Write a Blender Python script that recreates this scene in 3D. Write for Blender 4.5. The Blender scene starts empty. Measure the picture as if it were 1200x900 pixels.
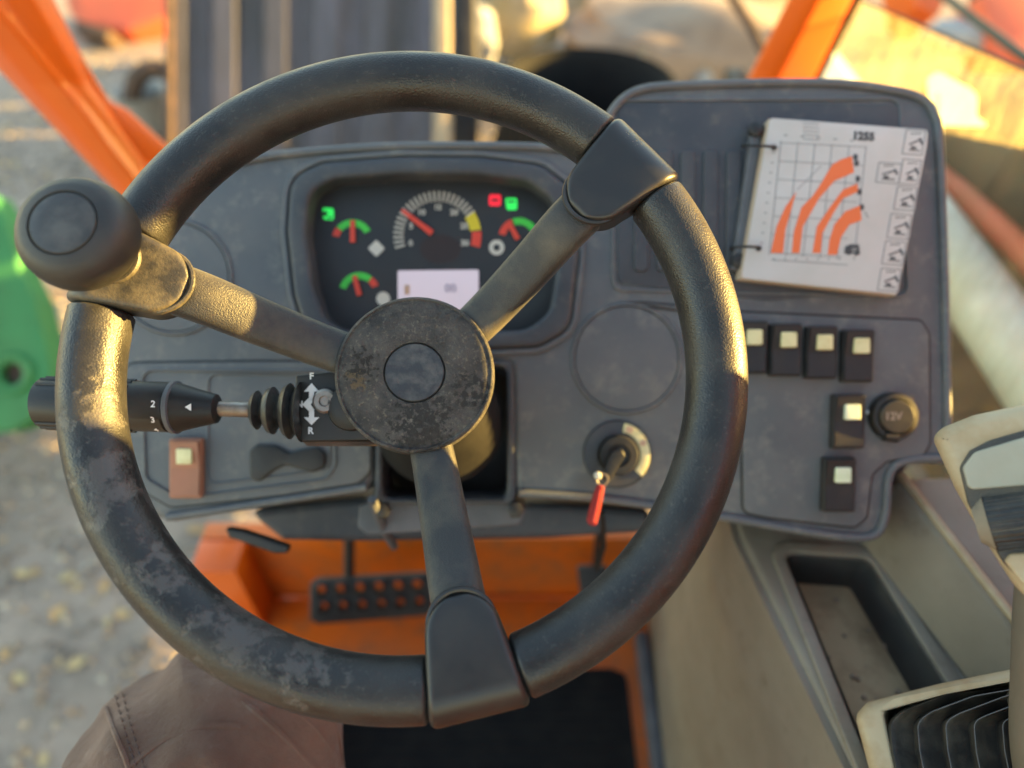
import bpy, bmesh, math, random
from mathutils import Vector as V, Matrix
from mathutils.geometry import tessellate_polygon
random.seed(7)
rad = math.radians
sc = bpy.context.scene
COL = sc.collection

# ------------------------------------------------------------------ camera
CZ = 2.05                       # camera height above the yard (cab floor is 0.95 m up)
PITCH = rad(45)
CAM = V((0, 0, CZ))
RT = V((1, 0, 0))
UP = V((0, math.sin(PITCH), math.cos(PITCH)))
FW = V((0, math.cos(PITCH), -math.sin(PITCH)))
FP = 840.0                      # focal length in photo pixels (photo 1200 wide)
cam = bpy.data.objects.new('camera', bpy.data.cameras.new('camera'))
COL.objects.link(cam); sc.camera = cam
cam.location = CAM; cam.rotation_euler = (rad(90) - PITCH, 0, 0)
cam.data.sensor_width = 36; cam.data.lens = FP / 1200 * 36
cam.data.clip_start = 0.02; cam.data.clip_end = 1000
cam.data.dof.use_dof = True; cam.data.dof.focus_distance = 0.412
cam.data.dof.aperture_fstop = 2.9

# ------------------------------------------------------------------ light
SUN = V((0.975, 0.085, 0.155)).normalized()      # direction towards the low sun
w = bpy.data.worlds.new('World'); sc.world = w; w.use_nodes = True
nt = w.node_tree; nt.nodes.clear()
sky = nt.nodes.new('ShaderNodeTexSky'); sky.sky_type = 'NISHITA'; sky.sun_disc = False
sky.sun_elevation = math.asin(SUN.z); sky.sun_rotation = math.atan2(SUN.x, SUN.y)
sky.air_density = 1.2; sky.dust_density = 0.3; sky.ozone_density = 0.4
bg = nt.nodes.new('ShaderNodeBackground'); bg.inputs[1].default_value = 0.105
ow = nt.nodes.new('ShaderNodeOutputWorld')
nt.links.new(sky.outputs[0], bg.inputs[0]); nt.links.new(bg.outputs[0], ow.inputs[0])
sl = bpy.data.lights.new('sun', 'SUN'); sl.energy = 5.0; sl.angle = rad(0.5); sl.color = (1.0, 0.64, 0.17)
so = bpy.data.objects.new('sun', sl); COL.objects.link(so)
so.rotation_euler = SUN.to_track_quat('Z', 'Y').to_euler(); so.location = (3, 0, 4)
sc.view_settings.view_transform = 'Standard'; sc.view_settings.look = 'None'
sc.view_settings.exposure = 2.88; sc.view_settings.gamma = 1.0

# ------------------------------------------------------------------ points
def P(px, py, d):               # photo pixel at a depth along the view axis -> place in the world
    return CAM + FW * d + RT * ((px - 600) / FP * d) + UP * ((450 - py) / FP * d)
def onz(px, py, z):             # photo pixel -> the horizontal plane at height z
    r = FW + RT * ((px - 600) / FP) + UP * ((450 - py) / FP)
    return CAM + r * ((z - CZ) / r.z)
def onx(px, py, x):
    r = FW + RT * ((px - 600) / FP) + UP * ((450 - py) / FP)
    return CAM + r * (x / r.x)
class Frame:
    def __init__(s, O, X, Y, Z): s.O, s.X, s.Y, s.Z = V(O), V(X).normalized(), V(Y).normalized(), V(Z).normalized()
    def __call__(s, x, y, z=0): return s.O + s.X * x + s.Y * y + s.Z * z
def facing(D): return Frame(CAM + FW * D, RT, UP, -FW)
def rayframe(px, py, d):
    O = P(px, py, d); Z = (CAM - O).normalized(); X = (RT - Z * RT.dot(Z)).normalized(); return Frame(O, X, Z.cross(X), Z)
def pin(fr, pts, h=0.0):        # pixels -> local x, y on the plane z = h of a frame
    out = []
    for px, py in pts:
        r = P(px, py, 1) - CAM; q = CAM + r * ((fr.O + fr.Z * h - CAM).dot(fr.Z) / r.dot(fr.Z)) - fr.O
        out.append((q.dot(fr.X), q.dot(fr.Y)))
    return out
def loc(pts, d): return [((x - 600) / FP * d, (450 - y) / FP * d) for x, y in pts]
WORLD = Frame((0, 0, 0), (1, 0, 0), (0, 1, 0), (0, 0, 1))

# ------------------------------------------------------------------ materials
def mat(name, col, rough=0.5, col2=None, vs=8.0, lo=.4, hi=.6, bump=0.0, bs=200.0, bump2=0.0, bs2=30.0,
        metal=0.0, spots=None, emit=None, spec=0.5, coat=0.0, grain='noise', third=None, sheen=0.0, rvar=0.15, stretch=None, sub=None):
    m = bpy.data.materials.new(name); m.use_nodes = True
    t = m.node_tree; N = t.nodes; L = t.links; b = N['Principled BSDF']
    b.inputs['Roughness'].default_value = rough; b.inputs['Metallic'].default_value = metal
    b.inputs['Base Color'].default_value = (*col, 1); b.inputs['Specular IOR Level'].default_value = spec
    b.inputs['Coat Weight'].default_value = coat; b.inputs['Sheen Weight'].default_value = sheen
    geo = N.new('ShaderNodeNewGeometry'); pos = geo.outputs['Position']
    if stretch:
        mp = N.new('ShaderNodeMapping'); mp.inputs['Scale'].default_value = stretch
        L.new(pos, mp.inputs[0]); vec = mp.outputs[0]
    else: vec = pos
    def noise(scale, det=6, ro=.6, v=None):
        n = N.new('ShaderNodeTexNoise'); n.inputs['Scale'].default_value = scale
        n.inputs['Detail'].default_value = det; n.inputs['Roughness'].default_value = ro
        L.new(v or vec, n.inputs['Vector']); return n.outputs['Fac']
    def ramp(f, a, c):
        r = N.new('ShaderNodeMapRange'); r.inputs[1].default_value = a; r.inputs[2].default_value = c
        L.new(f, r.inputs[0]); return r.outputs[0]
    def mix(f, a, c):
        x = N.new('ShaderNodeMix'); x.data_type = 'RGBA'
        L.new(f, x.inputs[0])
        if isinstance(a, tuple): x.inputs[6].default_value = (*a, 1)
        else: L.new(a, x.inputs[6])
        if isinstance(c, tuple): x.inputs[7].default_value = (*c, 1)
        else: L.new(c, x.inputs[7])
        return x.outputs[2]
    def math_(op, a, c):
        x = N.new('ShaderNodeMath'); x.operation = op
        for i, q in enumerate((a, c)):
            if isinstance(q, (int, float)): x.inputs[i].default_value = q
            else: L.new(q, x.inputs[i])
        return x.outputs[0]
    cur = None
    if col2:
        f = ramp(noise(vs), lo, hi); cur = mix(f, col, col2)
        L.new(ramp_rough(N, L, f, rough, min(1, rough + rvar)), b.inputs['Roughness'])
        if third:
            f3 = ramp(noise(third[1], 8, .7), third[2], third[3]); cur = mix(f3, cur, third[0])
    hsum = None
    if spots:
        # worn or dirty places with a shape of their own: (centre, radius, colour, noise scale, strength)
        for (c, r, scol, ns, thr) in spots:
            d = N.new('ShaderNodeVectorMath'); d.operation = 'DISTANCE'; L.new(pos, d.inputs[0]); d.inputs[1].default_value = c
            fall = ramp(d.outputs['Value'], r, r * .35)
            nn = math_('ADD', noise(ns, 7, .62, pos), math_('MULTIPLY', fall, .12))
            f = math_('MULTIPLY', ramp(nn, thr - .01, thr + .08), ramp(d.outputs['Value'], r, r * .85))
            cur = mix(f, cur if cur else col, scol)
            hsum = f if hsum is None else math_('MAXIMUM', hsum, f)
    if cur: L.new(cur, b.inputs['Base Color'])
    if bump or bump2 or hsum is not None:
        hs = []
        if bump:
            if grain == 'cells':
                v = N.new('ShaderNodeTexVoronoi'); v.inputs['Scale'].default_value = bs; v.feature = 'SMOOTH_F1'
                L.new(pos, v.inputs['Vector']); hs.append(math_('MULTIPLY', v.outputs['Distance'], bump))
            else: hs.append(math_('MULTIPLY', noise(bs, 3), bump))
        if bump2: hs.append(math_('MULTIPLY', noise(bs2, 6), bump2))
        if hsum is not None: hs.append(math_('MULTIPLY', hsum, -.6))
        h = hs[0]
        for q in hs[1:]: h = math_('ADD', h, q)
        bp = N.new('ShaderNodeBump'); bp.inputs['Strength'].default_value = 1.0; bp.inputs['Distance'].default_value = 0.0004
        L.new(h, bp.inputs['Height']); L.new(bp.outputs[0], b.inputs['Normal'])
    if emit:
        b.inputs['Emission Color'].default_value = (*col, 1); b.inputs['Emission Strength'].default_value = emit
    return m
def ramp_rough(N, L, f, a, c):
    r = N.new('ShaderNodeMapRange'); r.inputs[3].default_value = a; r.inputs[4].default_value = c
    L.new(f, r.inputs[0]); return r.outputs[0]

# ------------------------------------------------------------------ mesh helpers
def root(name, label, cat, loc_, group=None, kind=None):
    o = bpy.data.objects.new(name, None); COL.objects.link(o); o.location = loc_; o.empty_display_size = .02
    o['label'] = label; o['category'] = cat
    if group: o['group'] = group
    if kind: o['kind'] = kind
    return o
ORIG = {}
def origin(o):
    p = V((0, 0, 0))
    while o is not None: p += V(o.location); o = o.parent
    return p
def link(name, me, m, parent=None, smooth=True, at=None, label=None):
    o = bpy.data.objects.new(name, me); COL.objects.link(o)
    base = origin(parent)
    if parent is None and at is not None: base = V(at); o.location = base
    if base.length > 0:
        me.transform(Matrix.Translation(-base))
    if parent is not None: o.parent = parent
    if m is not None and not me.materials: me.materials.append(m)
    if smooth:
        for p in me.polygons: p.use_smooth = True
        me.set_sharp_from_angle(angle=rad(42))
    if label: o['label'] = label
    return o
def from_bm(name, bm, m, parent=None, smooth=True, at=None, label=None, recalc=True):
    if recalc: bmesh.ops.recalc_face_normals(bm, faces=bm.faces)
    me = bpy.data.meshes.new(name); bm.to_mesh(me); bm.free()
    return link(name, me, m, parent, smooth, at, label)
def roundpoly(pts, r, n=6):
    out = []; k = len(pts)
    for i in range(k):
        p = V(pts[i]).to_2d(); a = V(pts[i - 1]).to_2d(); c = V(pts[(i + 1) % k]).to_2d()
        ri = r[i] if isinstance(r, (list, tuple)) else r
        u = (a - p); v = (c - p); lu, lv = u.length, v.length; u /= lu; v /= lv
        ang = math.acos(max(-1, min(1, u.dot(v))))
        t = min(ri / max(1e-6, math.tan(ang / 2)), lu * .49, lv * .49)
        if ri <= 0 or ang > 3.10: out.append((p.x, p.y)); continue
        A = p + u * t; C = p + v * t
        for j in range(n + 1):
            s = j / n; q = A * (1 - s) ** 2 + p * 2 * s * (1 - s) + C * s * s
            out.append((q.x, q.y))
    res = [out[0]]
    for q in out[1:]:
        if (V(q) - V(res[-1])).length > 1e-5: res.append(q)
    if (V(res[0]) - V(res[-1])).length < 1e-5: res.pop()
    return res
def area(p): return sum(p[i - 1][0] * p[i][1] - p[i][0] * p[i - 1][1] for i in range(len(p))) / 2
def inset(p, d):                # positive d goes inwards for a counter-clockwise loop
    n = len(p); out = []
    for i in range(n):
        a = V(p[i - 1]); b = V(p[i]); c = V(p[(i + 1) % n])
        e1 = (b - a).normalized(); e2 = (c - b).normalized()
        n1 = V((-e1.y, e1.x)); n2 = V((-e2.y, e2.x)); m = n1 + n2
        if m.length < 1e-6: m = n1
        m.normalize(); s = d / max(.35, m.dot(n1)); q = b + m * s
        out.append((q.x, q.y))
    return out
def slab_bm(bm, fr, pts, z0, z1, bev=0.0, holes=(), seg=4, hbev=None, zf=None):
    if area(pts) < 0: pts = pts[::-1]
    def prof(b):
        if b <= 0: return [(0, z0), (0, z1)]
        return [(0, z0)] + [(b - b * math.cos(math.pi / 2 * k / seg), z1 - b + b * math.sin(math.pi / 2 * k / seg)) for k in range(seg + 1)]
    capedges = []; botedges = []
    def walls(loop, b, sgn):
        rings = []
        for (ins, z) in prof(b):
            lp = inset(loop, ins * sgn) if ins else loop
            rings.append([bm.verts.new(fr(x, y, z + (zf(x, y) if zf else 0))) for x, y in lp])
        n = len(loop)
        for r0, r1 in zip(rings, rings[1:]):
            for i in range(n): bm.faces.new((r0[i - 1], r0[i], r1[i], r1[i - 1]))
        for R_, lst in ((rings[-1], capedges), (rings[0], botedges)):
            for i in range(n):
                e = bm.edges.get((R_[i - 1], R_[i])); lst.append(e)
    walls(pts, bev, 1)
    for h in holes:
        if area(h) < 0: h = h[::-1]
        walls(h, hbev if hbev is not None else bev, -1)
    for lst, nrm in ((capedges, fr.Z), (botedges, -fr.Z)):
        bmesh.ops.triangle_fill(bm, edges=lst, use_beauty=True, use_dissolve=False, normal=nrm)
def slab(name, fr, pts, z0, z1, m, parent, bev=0.0, holes=(), seg=4, hbev=None, at=None, label=None, zf=None):
    bm = bmesh.new(); slab_bm(bm, fr, pts, z0, z1, bev, holes, seg, hbev, zf)
    return from_bm(name, bm, m, parent, at=at, label=label)
def pslab(name, px, D, h0, h1, m, parent, r=0, bev=.001, holes=(), **k):    # slab in a plane facing the driver, traced at depth D-h1
    px = roundpoly(px, r) if r else px
    return slab(name, facing(D), loc(px, D - h1), h0, h1, m, parent, bev, [loc(h, D - h1) for h in holes], **k)
def box_pts(x0, y0, x1, y1): return [(x0, y0), (x1, y0), (x1, y1), (x0, y1)]
def circ(cx, cy, r, n=32, ry=None, a0=0): return [(cx + r * math.cos(a0 + 2 * math.pi * i / n), cy + (ry or r) * math.sin(a0 + 2 * math.pi * i / n)) for i in range(n)]
def box(name, fr, x0, x1, y0, y1, z0, z1, m, parent, bev=.002, at=None, label=None, r=None):
    pts = box_pts(x0, y0, x1, y1)
    if r: pts = roundpoly(pts, r, 4)
    return slab(name, fr, pts, z0, z1, m, parent, min(bev, (z1 - z0) * .45), seg=2, at=at, label=label)
def catmull(ps, n=8):
    ps = [V(p) for p in ps]; out = []
    for i in range(len(ps) - 1):
        a = ps[max(0, i - 1)]; b = ps[i]; c = ps[i + 1]; d = ps[min(len(ps) - 1, i + 2)]
        for j in range(n):
            t = j / n
            out.append(.5 * ((2 * b) + (-a + c) * t + (2 * a - 5 * b + 4 * c - d) * t * t + (-a + 3 * b - 3 * c + d) * t ** 3))
    out.append(ps[-1]); return out
def tube_bm(bm, path, radii, n=16, sect=None, ref=None, cap=True, closed=False):
    path = [V(p) for p in path]; k = len(path); rings = []
    if not hasattr(radii, '__len__'): radii = [radii] * k
    up = V(ref) if ref is not None else V((0.12, .3, 1))
    for i, p in enumerate(path):
        t = ((path[(i + 1) % k] if closed else path[min(k - 1, i + 1)]) - (path[i - 1] if closed else path[max(0, i - 1)])).normalized()
        x = up.cross(t)
        if x.length < 1e-4: x = V((1, 0, 0)).cross(t)
        x.normalize(); y = t.cross(x).normalized()
        rr = radii[i]
        if ref is None: up = y
        sc_ = sect(i / (k - 1)) if callable(sect) else sect
        pts = sc_ or [(math.cos(2 * math.pi * j / n), math.sin(2 * math.pi * j / n)) for j in range(n)]
        rings.append([bm.verts.new(p + x * (a * rr) + y * (b * rr)) for a, b in pts])
    m = len(rings[0])
    for i in range(k if closed else k - 1):
        A, B = rings[i], rings[(i + 1) % k]
        for j in range(m): bm.faces.new((A[j - 1], A[j], B[j], B[j - 1]))
    if cap and not closed:
        for R_ in (rings[0], rings[-1]):
            if len(R_) > 2: bm.faces.new(R_)
    return rings
def tube(name, path, radii, m, parent, n=16, **k):
    at = k.pop('at', None); label = k.pop('label', None)
    bm = bmesh.new(); tube_bm(bm, path, radii, n, **k); return from_bm(name, bm, m, parent, at=at, label=label)
def lathe_bm(bm, fr, prof, n=48, closed=False):
    rings = []
    for r, z in prof:
        if r < 1e-6: rings.append([bm.verts.new(fr(0, 0, z))])
        else: rings.append([bm.verts.new(fr(r * math.cos(2 * math.pi * i / n), r * math.sin(2 * math.pi * i / n), z)) for i in range(n)])
    for A, B in zip(rings, rings[1:]):
        for i in range(n):
            a = [A[i - 1], A[i]] if len(A) > 1 else [A[0]]
            b = [B[i], B[i - 1]] if len(B) > 1 else [B[0]]
            if len(a) + len(b) > 2: bm.faces.new(a + b)
def lathe(name, fr, prof, m, parent, n=48, at=None, label=None):
    bm = bmesh.new(); lathe_bm(bm, fr, prof, n); return from_bm(name, bm, m, parent, at=at, label=label)
def sub(fr, x, y, z=0): return Frame(fr(x, y, z), fr.X, fr.Y, fr.Z)
def lettering(name, s, fr, size, m, parent, ang=0, align='CENTER', bold=0.0):
    c = bpy.data.curves.new('t', 'FONT'); c.body = s; c.size = size; c.align_x = align; c.align_y = 'CENTER'
    c.extrude = .00005; c.resolution_u = 2; c.offset = bold
    o = bpy.data.objects.new('t', c); COL.objects.link(o)
    bpy.context.view_layer.update()
    me = bpy.data.meshes.new_from_object(o.evaluated_get(bpy.context.evaluated_depsgraph_get()))
    bpy.data.objects.remove(o)
    X = fr.X * math.cos(ang) + fr.Y * math.sin(ang); Y = fr.Z.cross(X)
    M = Matrix((( X.x, Y.x, fr.Z.x, fr.O.x), (X.y, Y.y, fr.Z.y, fr.O.y), (X.z, Y.z, fr.Z.z, fr.O.z), (0, 0, 0, 1)))
    me.transform(M); me.materials.clear(); me.name = name
    return link(name, me, m, parent, smooth=False)
def copy_tree(o, parent, delta, label=None, group=None):
    c = o.copy(); COL.objects.link(c); c.parent = parent; c.location = V(o.location) + V(delta)
    if label: c['label'] = label
    if group: c['group'] = group
    for ch in list(o.children): copy_tree(ch, c, (0, 0, 0))
    return c
def setting(name, o): o['kind'] = 'structure'; return o

# ------------------------------------------------------------------ wheel frame (fitted to the photograph)
WN = (RT * 0.03132 + UP * 0.19584 - FW).normalized()
WX = (RT - WN * RT.dot(WN)).normalized(); WY = WN.cross(WX)
WC = CAM + RT * -0.0576 + UP * 0.0129 + FW * 0.4004
WF = Frame(WC, WX, WY, WN)
WR, WT, HUBZ, WA = 0.1732, 0.0170, -0.032, 0.7475

# ------------------------------------------------------------------ material library
DUST = (0.17, 0.155, 0.135)
def wp(a, r, z): a = rad(a); return tuple(WF(r * math.cos(a), r * math.sin(a), z))
wear = [(wp(a, WR - .009, .013), r, (0.070, 0.064, 0.057), ns, t) for a, r, ns, t in
        ((191, .022, 95, .60), (205, .027, 80, .565), (222, .027, 95, .60), (240, .030, 85, .565), (255, .024, 95, .60))]
M = {}
M['rim'] = mat('rim_rubber', (0.014, 0.0135, 0.013), .33, (0.030, 0.028, 0.025), 26, .42, .70, sheen=.03, bump=.55, bs=1050, bump2=.45, bs2=60,
               spots=wear, grain='cells', third=((0.085, .078, .066), 340, .56, .86), rvar=.22)
M['pad'] = mat('pad_rubber', (0.018, 0.0175, 0.018), .34, (0.035, 0.032, 0.028), 18, .45, .7,
               spots=[(tuple(P(521, 735, .375)), .0065, (.42, .27, .10), 500, .60), (tuple(P(566, 722, .375)), .011, (.34, .24, .12), 520, .66), (tuple(P(742, 168, .42)), .010, (.20, .14, .06), 500, .62)], bump=.10, bs=1500, bump2=.3, bs2=50,
               third=((0.14, .11, .06), 130, .70, .78))
M['spoke'] = mat('spoke_plastic', (0.022, 0.021, 0.020), .40, (0.085, 0.074, 0.052), 34, .44, .74, sheen=.10, bump=1.0, bs=1100, bump2=.8, bs2=120,
                 third=((0.19, .17, .14), 90, .66, .80))
M['clamp'] = mat('clamp_plastic', (0.030, 0.028, 0.025), .42, (0.12, 0.10, 0.062), 60, .42, .66, bump=.6, bs=900, bump2=.6, bs2=160)
hs = tuple(WF(0, 0, HUBZ))
M['hub'] = mat('hub_rubber', (0.026, 0.026, 0.028), .28, (0.125, 0.114, 0.10), 70, .30, .78, bump=2.6, bs=1700, bump2=8, bs2=330, rvar=.35,
               third=((0.22, .195, .15), 380, .54, .72),
               spots=[(tuple(WF(-.034, -.004, HUBZ + .001)), .009, (0.12, .085, .045), 200, .56),
                      (tuple(WF(.034, -.010, HUBZ)), .014, (0.018, .018, .018), 260, .54),
                      (tuple(WF(-.032, .004, HUBZ)), .014, (0.016, .015, .014), 260, .58),
                      (tuple(WF(.004, -.030, HUBZ)), .024, (0.020, .020, .020), 300, .54)])
M['hubcap'] = mat('hub_cap', (0.034, 0.034, 0.037), .36, (0.095, 0.09, 0.082), 120, .42, .7, bump=.6, bs=900, bump2=1.2, bs2=150)
M['knob'] = mat('knob_plastic', (0.020, 0.0195, 0.019), .44, (0.036, 0.034, 0.031), 40, .4, .7, bump=.6, bs=1500, bump2=.3, bs2=70)
M['knobdisc'] = mat('knob_disc', (0.038, 0.038, 0.038), .32, (0.075, 0.073, 0.068), 60, .42, .62, bump=.1, bs=800, bump2=.5, bs2=60)
M['dash'] = mat('dash_plastic', (0.080, 0.090, 0.102), .48, (0.118, 0.124, 0.131), 16, .35, .7, bump=.45, bs=1100, bump2=.5, bs2=60,
                third=((0.21, .20, .18), 55, .52, .84))
M['dash_dark'] = mat('dash_insert', (0.038, 0.044, 0.055), .52, (0.060, 0.065, 0.075), 22, .4, .65, bump=.5, bs=900, third=((0.12, .115, .10), 60, .54, .8))
M['black'] = mat('black_plastic', (0.012, 0.012, 0.012), .42, (0.024, 0.022, 0.02), 60, .4, .7, bump=.3, bs=900)
M['gloss'] = mat('gloss_black', (0.018, 0.019, 0.022), .42, (0.03, .03, .03), 40, .5, .8)
M['face'] = mat('cluster_face', (0.022, 0.026, 0.031), .5, (0.034, .037, .041), 30, .4, .7)
M['face_red'] = mat('cluster_brown', (0.035, 0.022, 0.02), .4)
M['beige'] = mat('beige_plastic', (0.21, 0.185, 0.145), .50, (0.17, 0.145, 0.11), 9, .40, .66, bump=.5, bs=900, bump2=.5, bs2=60,
                 third=((0.12, .095, .065), 45, .56, .82))
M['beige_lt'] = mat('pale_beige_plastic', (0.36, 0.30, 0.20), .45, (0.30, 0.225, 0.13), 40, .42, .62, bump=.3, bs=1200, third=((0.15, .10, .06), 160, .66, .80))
M['shaft'] = mat('lever_plastic', (0.125, 0.115, 0.092), .42, (0.10, .09, .07), 14, .4, .7, bump=.3, bs=1200)
M['pod'] = mat('joystick_panel', (0.30, 0.30, 0.25), .5, (0.27, .26, .21), 30, .4, .7, bump=.2, bs=1200)
M['bellows'] = mat('bellows_rubber', (0.018, 0.018, 0.019), .32, (0.05, .046, .038), 70, .42, .68, bump=.6, bs=700, bump2=.6, bs2=120, third=((0.2, .18, .15), 260, .66, .78))
M['orange'] = mat('orange_paint', (0.70, 0.115, 0.003), .34, (0.62, .10, .003), 6, .4, .7, bump2=.3, bs2=20, coat=.3)
M['orange_floor'] = mat('dusty_orange_paint', (0.70, 0.145, 0.012), .32, (0.50, .14, .03), 9, .40, .64, bump2=.3, bs2=40, third=((0.22, .13, .07), 32, .52, .76))
M['tray'] = mat('tray_dirt', (0.44, 0.32, 0.19), .85, (0.26, .18, .105), 30, .4, .64, bump2=1.5, bs2=140, third=((0.32, .27, .22), 130, .66, .76))
M['liner'] = mat('tray_liner', (0.028, 0.03, 0.032), .55, (0.06, .055, .048), 26, .42, .7, bump=.4, bs=700, third=((0.25, .16, .11), 60, .66, .78))
M['mat'] = mat('rubber_mat', (0.010, 0.010, 0.011), .75, (0.02, .019, .018), 30, .4, .7, bump=.8, bs=300, spec=.15)
M['steel'] = mat('worn_steel', (0.33, 0.30, 0.27), .38, (0.18, .13, .10), 60, .4, .66, metal=.8, bump2=.6, bs2=200)
M['copper'] = mat('copper_brown_switch', (0.36, 0.15, 0.085), .5, (0.30, .135, .08), 40, .4, .7, bump=.2, bs=900)
M['cream'] = mat('cream_lens', (0.72, 0.68, 0.38), .45, (0.62, .56, .28), 90, .42, .66)
M['cream_g'] = mat('pale_green_lens', (0.68, 0.76, 0.56), .45, (0.60, .68, .45), 90, .42, .66)
M['ivory'] = mat('ivory_print', (0.62, 0.60, 0.52), .5)
M['white'] = mat('white_print', (0.75, 0.76, 0.78), .5)
M['red'] = mat('red_plastic', (0.30, 0.008, 0.010), .55, (.22, .008, .008), 60)
M['redn'] = mat('red_print', (0.72, 0.07, 0.04), .5)
M['greenp'] = mat('green_print', (0.07, 0.62, 0.07), .5)
M['yellowp'] = mat('yellow_print', (0.70, 0.58, 0.03), .5)
M['lampg'] = mat('green_telltale', (0.03, 0.75, 0.10), .4, emit=.10)
M['lampr'] = mat('red_telltale', (0.80, 0.02, 0.04), .4, emit=.12)
M['lcd'] = mat('lit_screen', (0.44, 0.38, 0.43), .3, emit=.10)
M['lcdt'] = mat('screen_print', (0.16, 0.14, 0.24), .4)
M['card'] = mat('laminated_card', (0.52, 0.515, 0.505), .42, (0.47, .46, .44), 18, .4, .7)
M['cardedge'] = mat('card_edge', (0.42, 0.33, 0.24), .6)
M['chart'] = mat('chart_orange', (0.74, 0.16, 0.045), .45)
M['grid'] = mat('chart_grey', (0.22, 0.23, 0.235), .5)
M['ink'] = mat('chart_ink', (0.05, 0.055, 0.06), .5)
M['tan'] = mat('tan_print', (0.55, 0.36, 0.24), .5)
M['trousers'] = mat('brown_cotton', (0.150, 0.086, 0.058), .85, (0.21, .13, .092), 16, .38, .68, bump=1.6, bs=1500, bump2=5, bs2=110, sheen=.25, spec=.08,
                    third=((0.27, .19, .15), 24, .56, .80))
M['stitch'] = mat('brown_thread', (0.10, 0.06, 0.05), .8, bump=1, bs=2000)
M['boot'] = mat('boot_leather', (0.04, 0.03, 0.024), .6, (0.08, .06, .045), 30)
M['gravel'] = mat('gravel_ground', (0.40, 0.30, 0.225), .9, (0.27, 0.21, 0.16), 5, .38, .62, bump2=6, bs2=30, third=((0.50, .42, .32), 34, .56, .74))
M['stone'] = mat('gravel_stone', (0.34, 0.27, 0.21), .85, (0.20, .175, .15), 9)
M['stone2'] = mat('pale_gravel_stone', (0.46, 0.41, 0.34), .85, (0.36, .31, .24), 9)
M['leaf'] = mat('fallen_leaf', (0.55, 0.42, 0.20), .7, (0.48, .29, .13), 12, .4, .6)
M['green'] = mat('green_paint', (0.035, 0.20, 0.055), .6, (0.04, .15, .045), 4, .4, .7, third=((.14, .2, .08), 12, .66, .8))
M['rust'] = mat('rusty_steel', (0.11, 0.065, 0.045), .8, (0.06, .04, .03), 20)
M['zinc'] = mat('corrugated_steel', (0.19, 0.17, 0.19), .5, (0.12, .11, .11), 5, .38, .66, metal=.2, third=((.14, .10, .06), 6, .55, .75), stretch=(1, .25, .25))
M['wood'] = mat('weathered_wood', (0.42, 0.32, 0.20), .8, (0.30, .22, .14), 12, stretch=(6, .6, .6))
M['soil'] = mat('brown_soil', (0.36, 0.265, 0.19), .95, (0.26, .19, .14), 4, .4, .62, bump2=8, bs2=14)
M['sack'] = mat('cream_sack', (0.30, 0.23, 0.12), .7, (0.34, .29, .23), 3, .4, .6, bump2=6, bs2=14)
M['whitep'] = mat('white_plastic', (0.36, 0.35, 0.33), .5, (.3, .29, .27), 9)
M['darkm'] = mat('dark_machine', (0.022, 0.02, 0.02), .6, (0.05, .045, .04), 6)
M['redmach'] = mat('red_orange_paint', (0.72, 0.13, 0.055), .5, (.6, .13, .06), 4)
M['rubbergrey'] = mat('grey_trim', (0.10, 0.105, 0.12), .55, (0.075, .08, .09), 20)
M['hood'] = mat('dark_green_grey_paint', (0.03, 0.042, 0.034), .6, (0.07, .075, .05), 6, .4, .7)
M['skyband'] = mat('pale_sky_band', (0.82, 0.86, 0.84), .35, (.62, .68, .64), 6)  # near-white colour of the sky reflection band in the window
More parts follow.
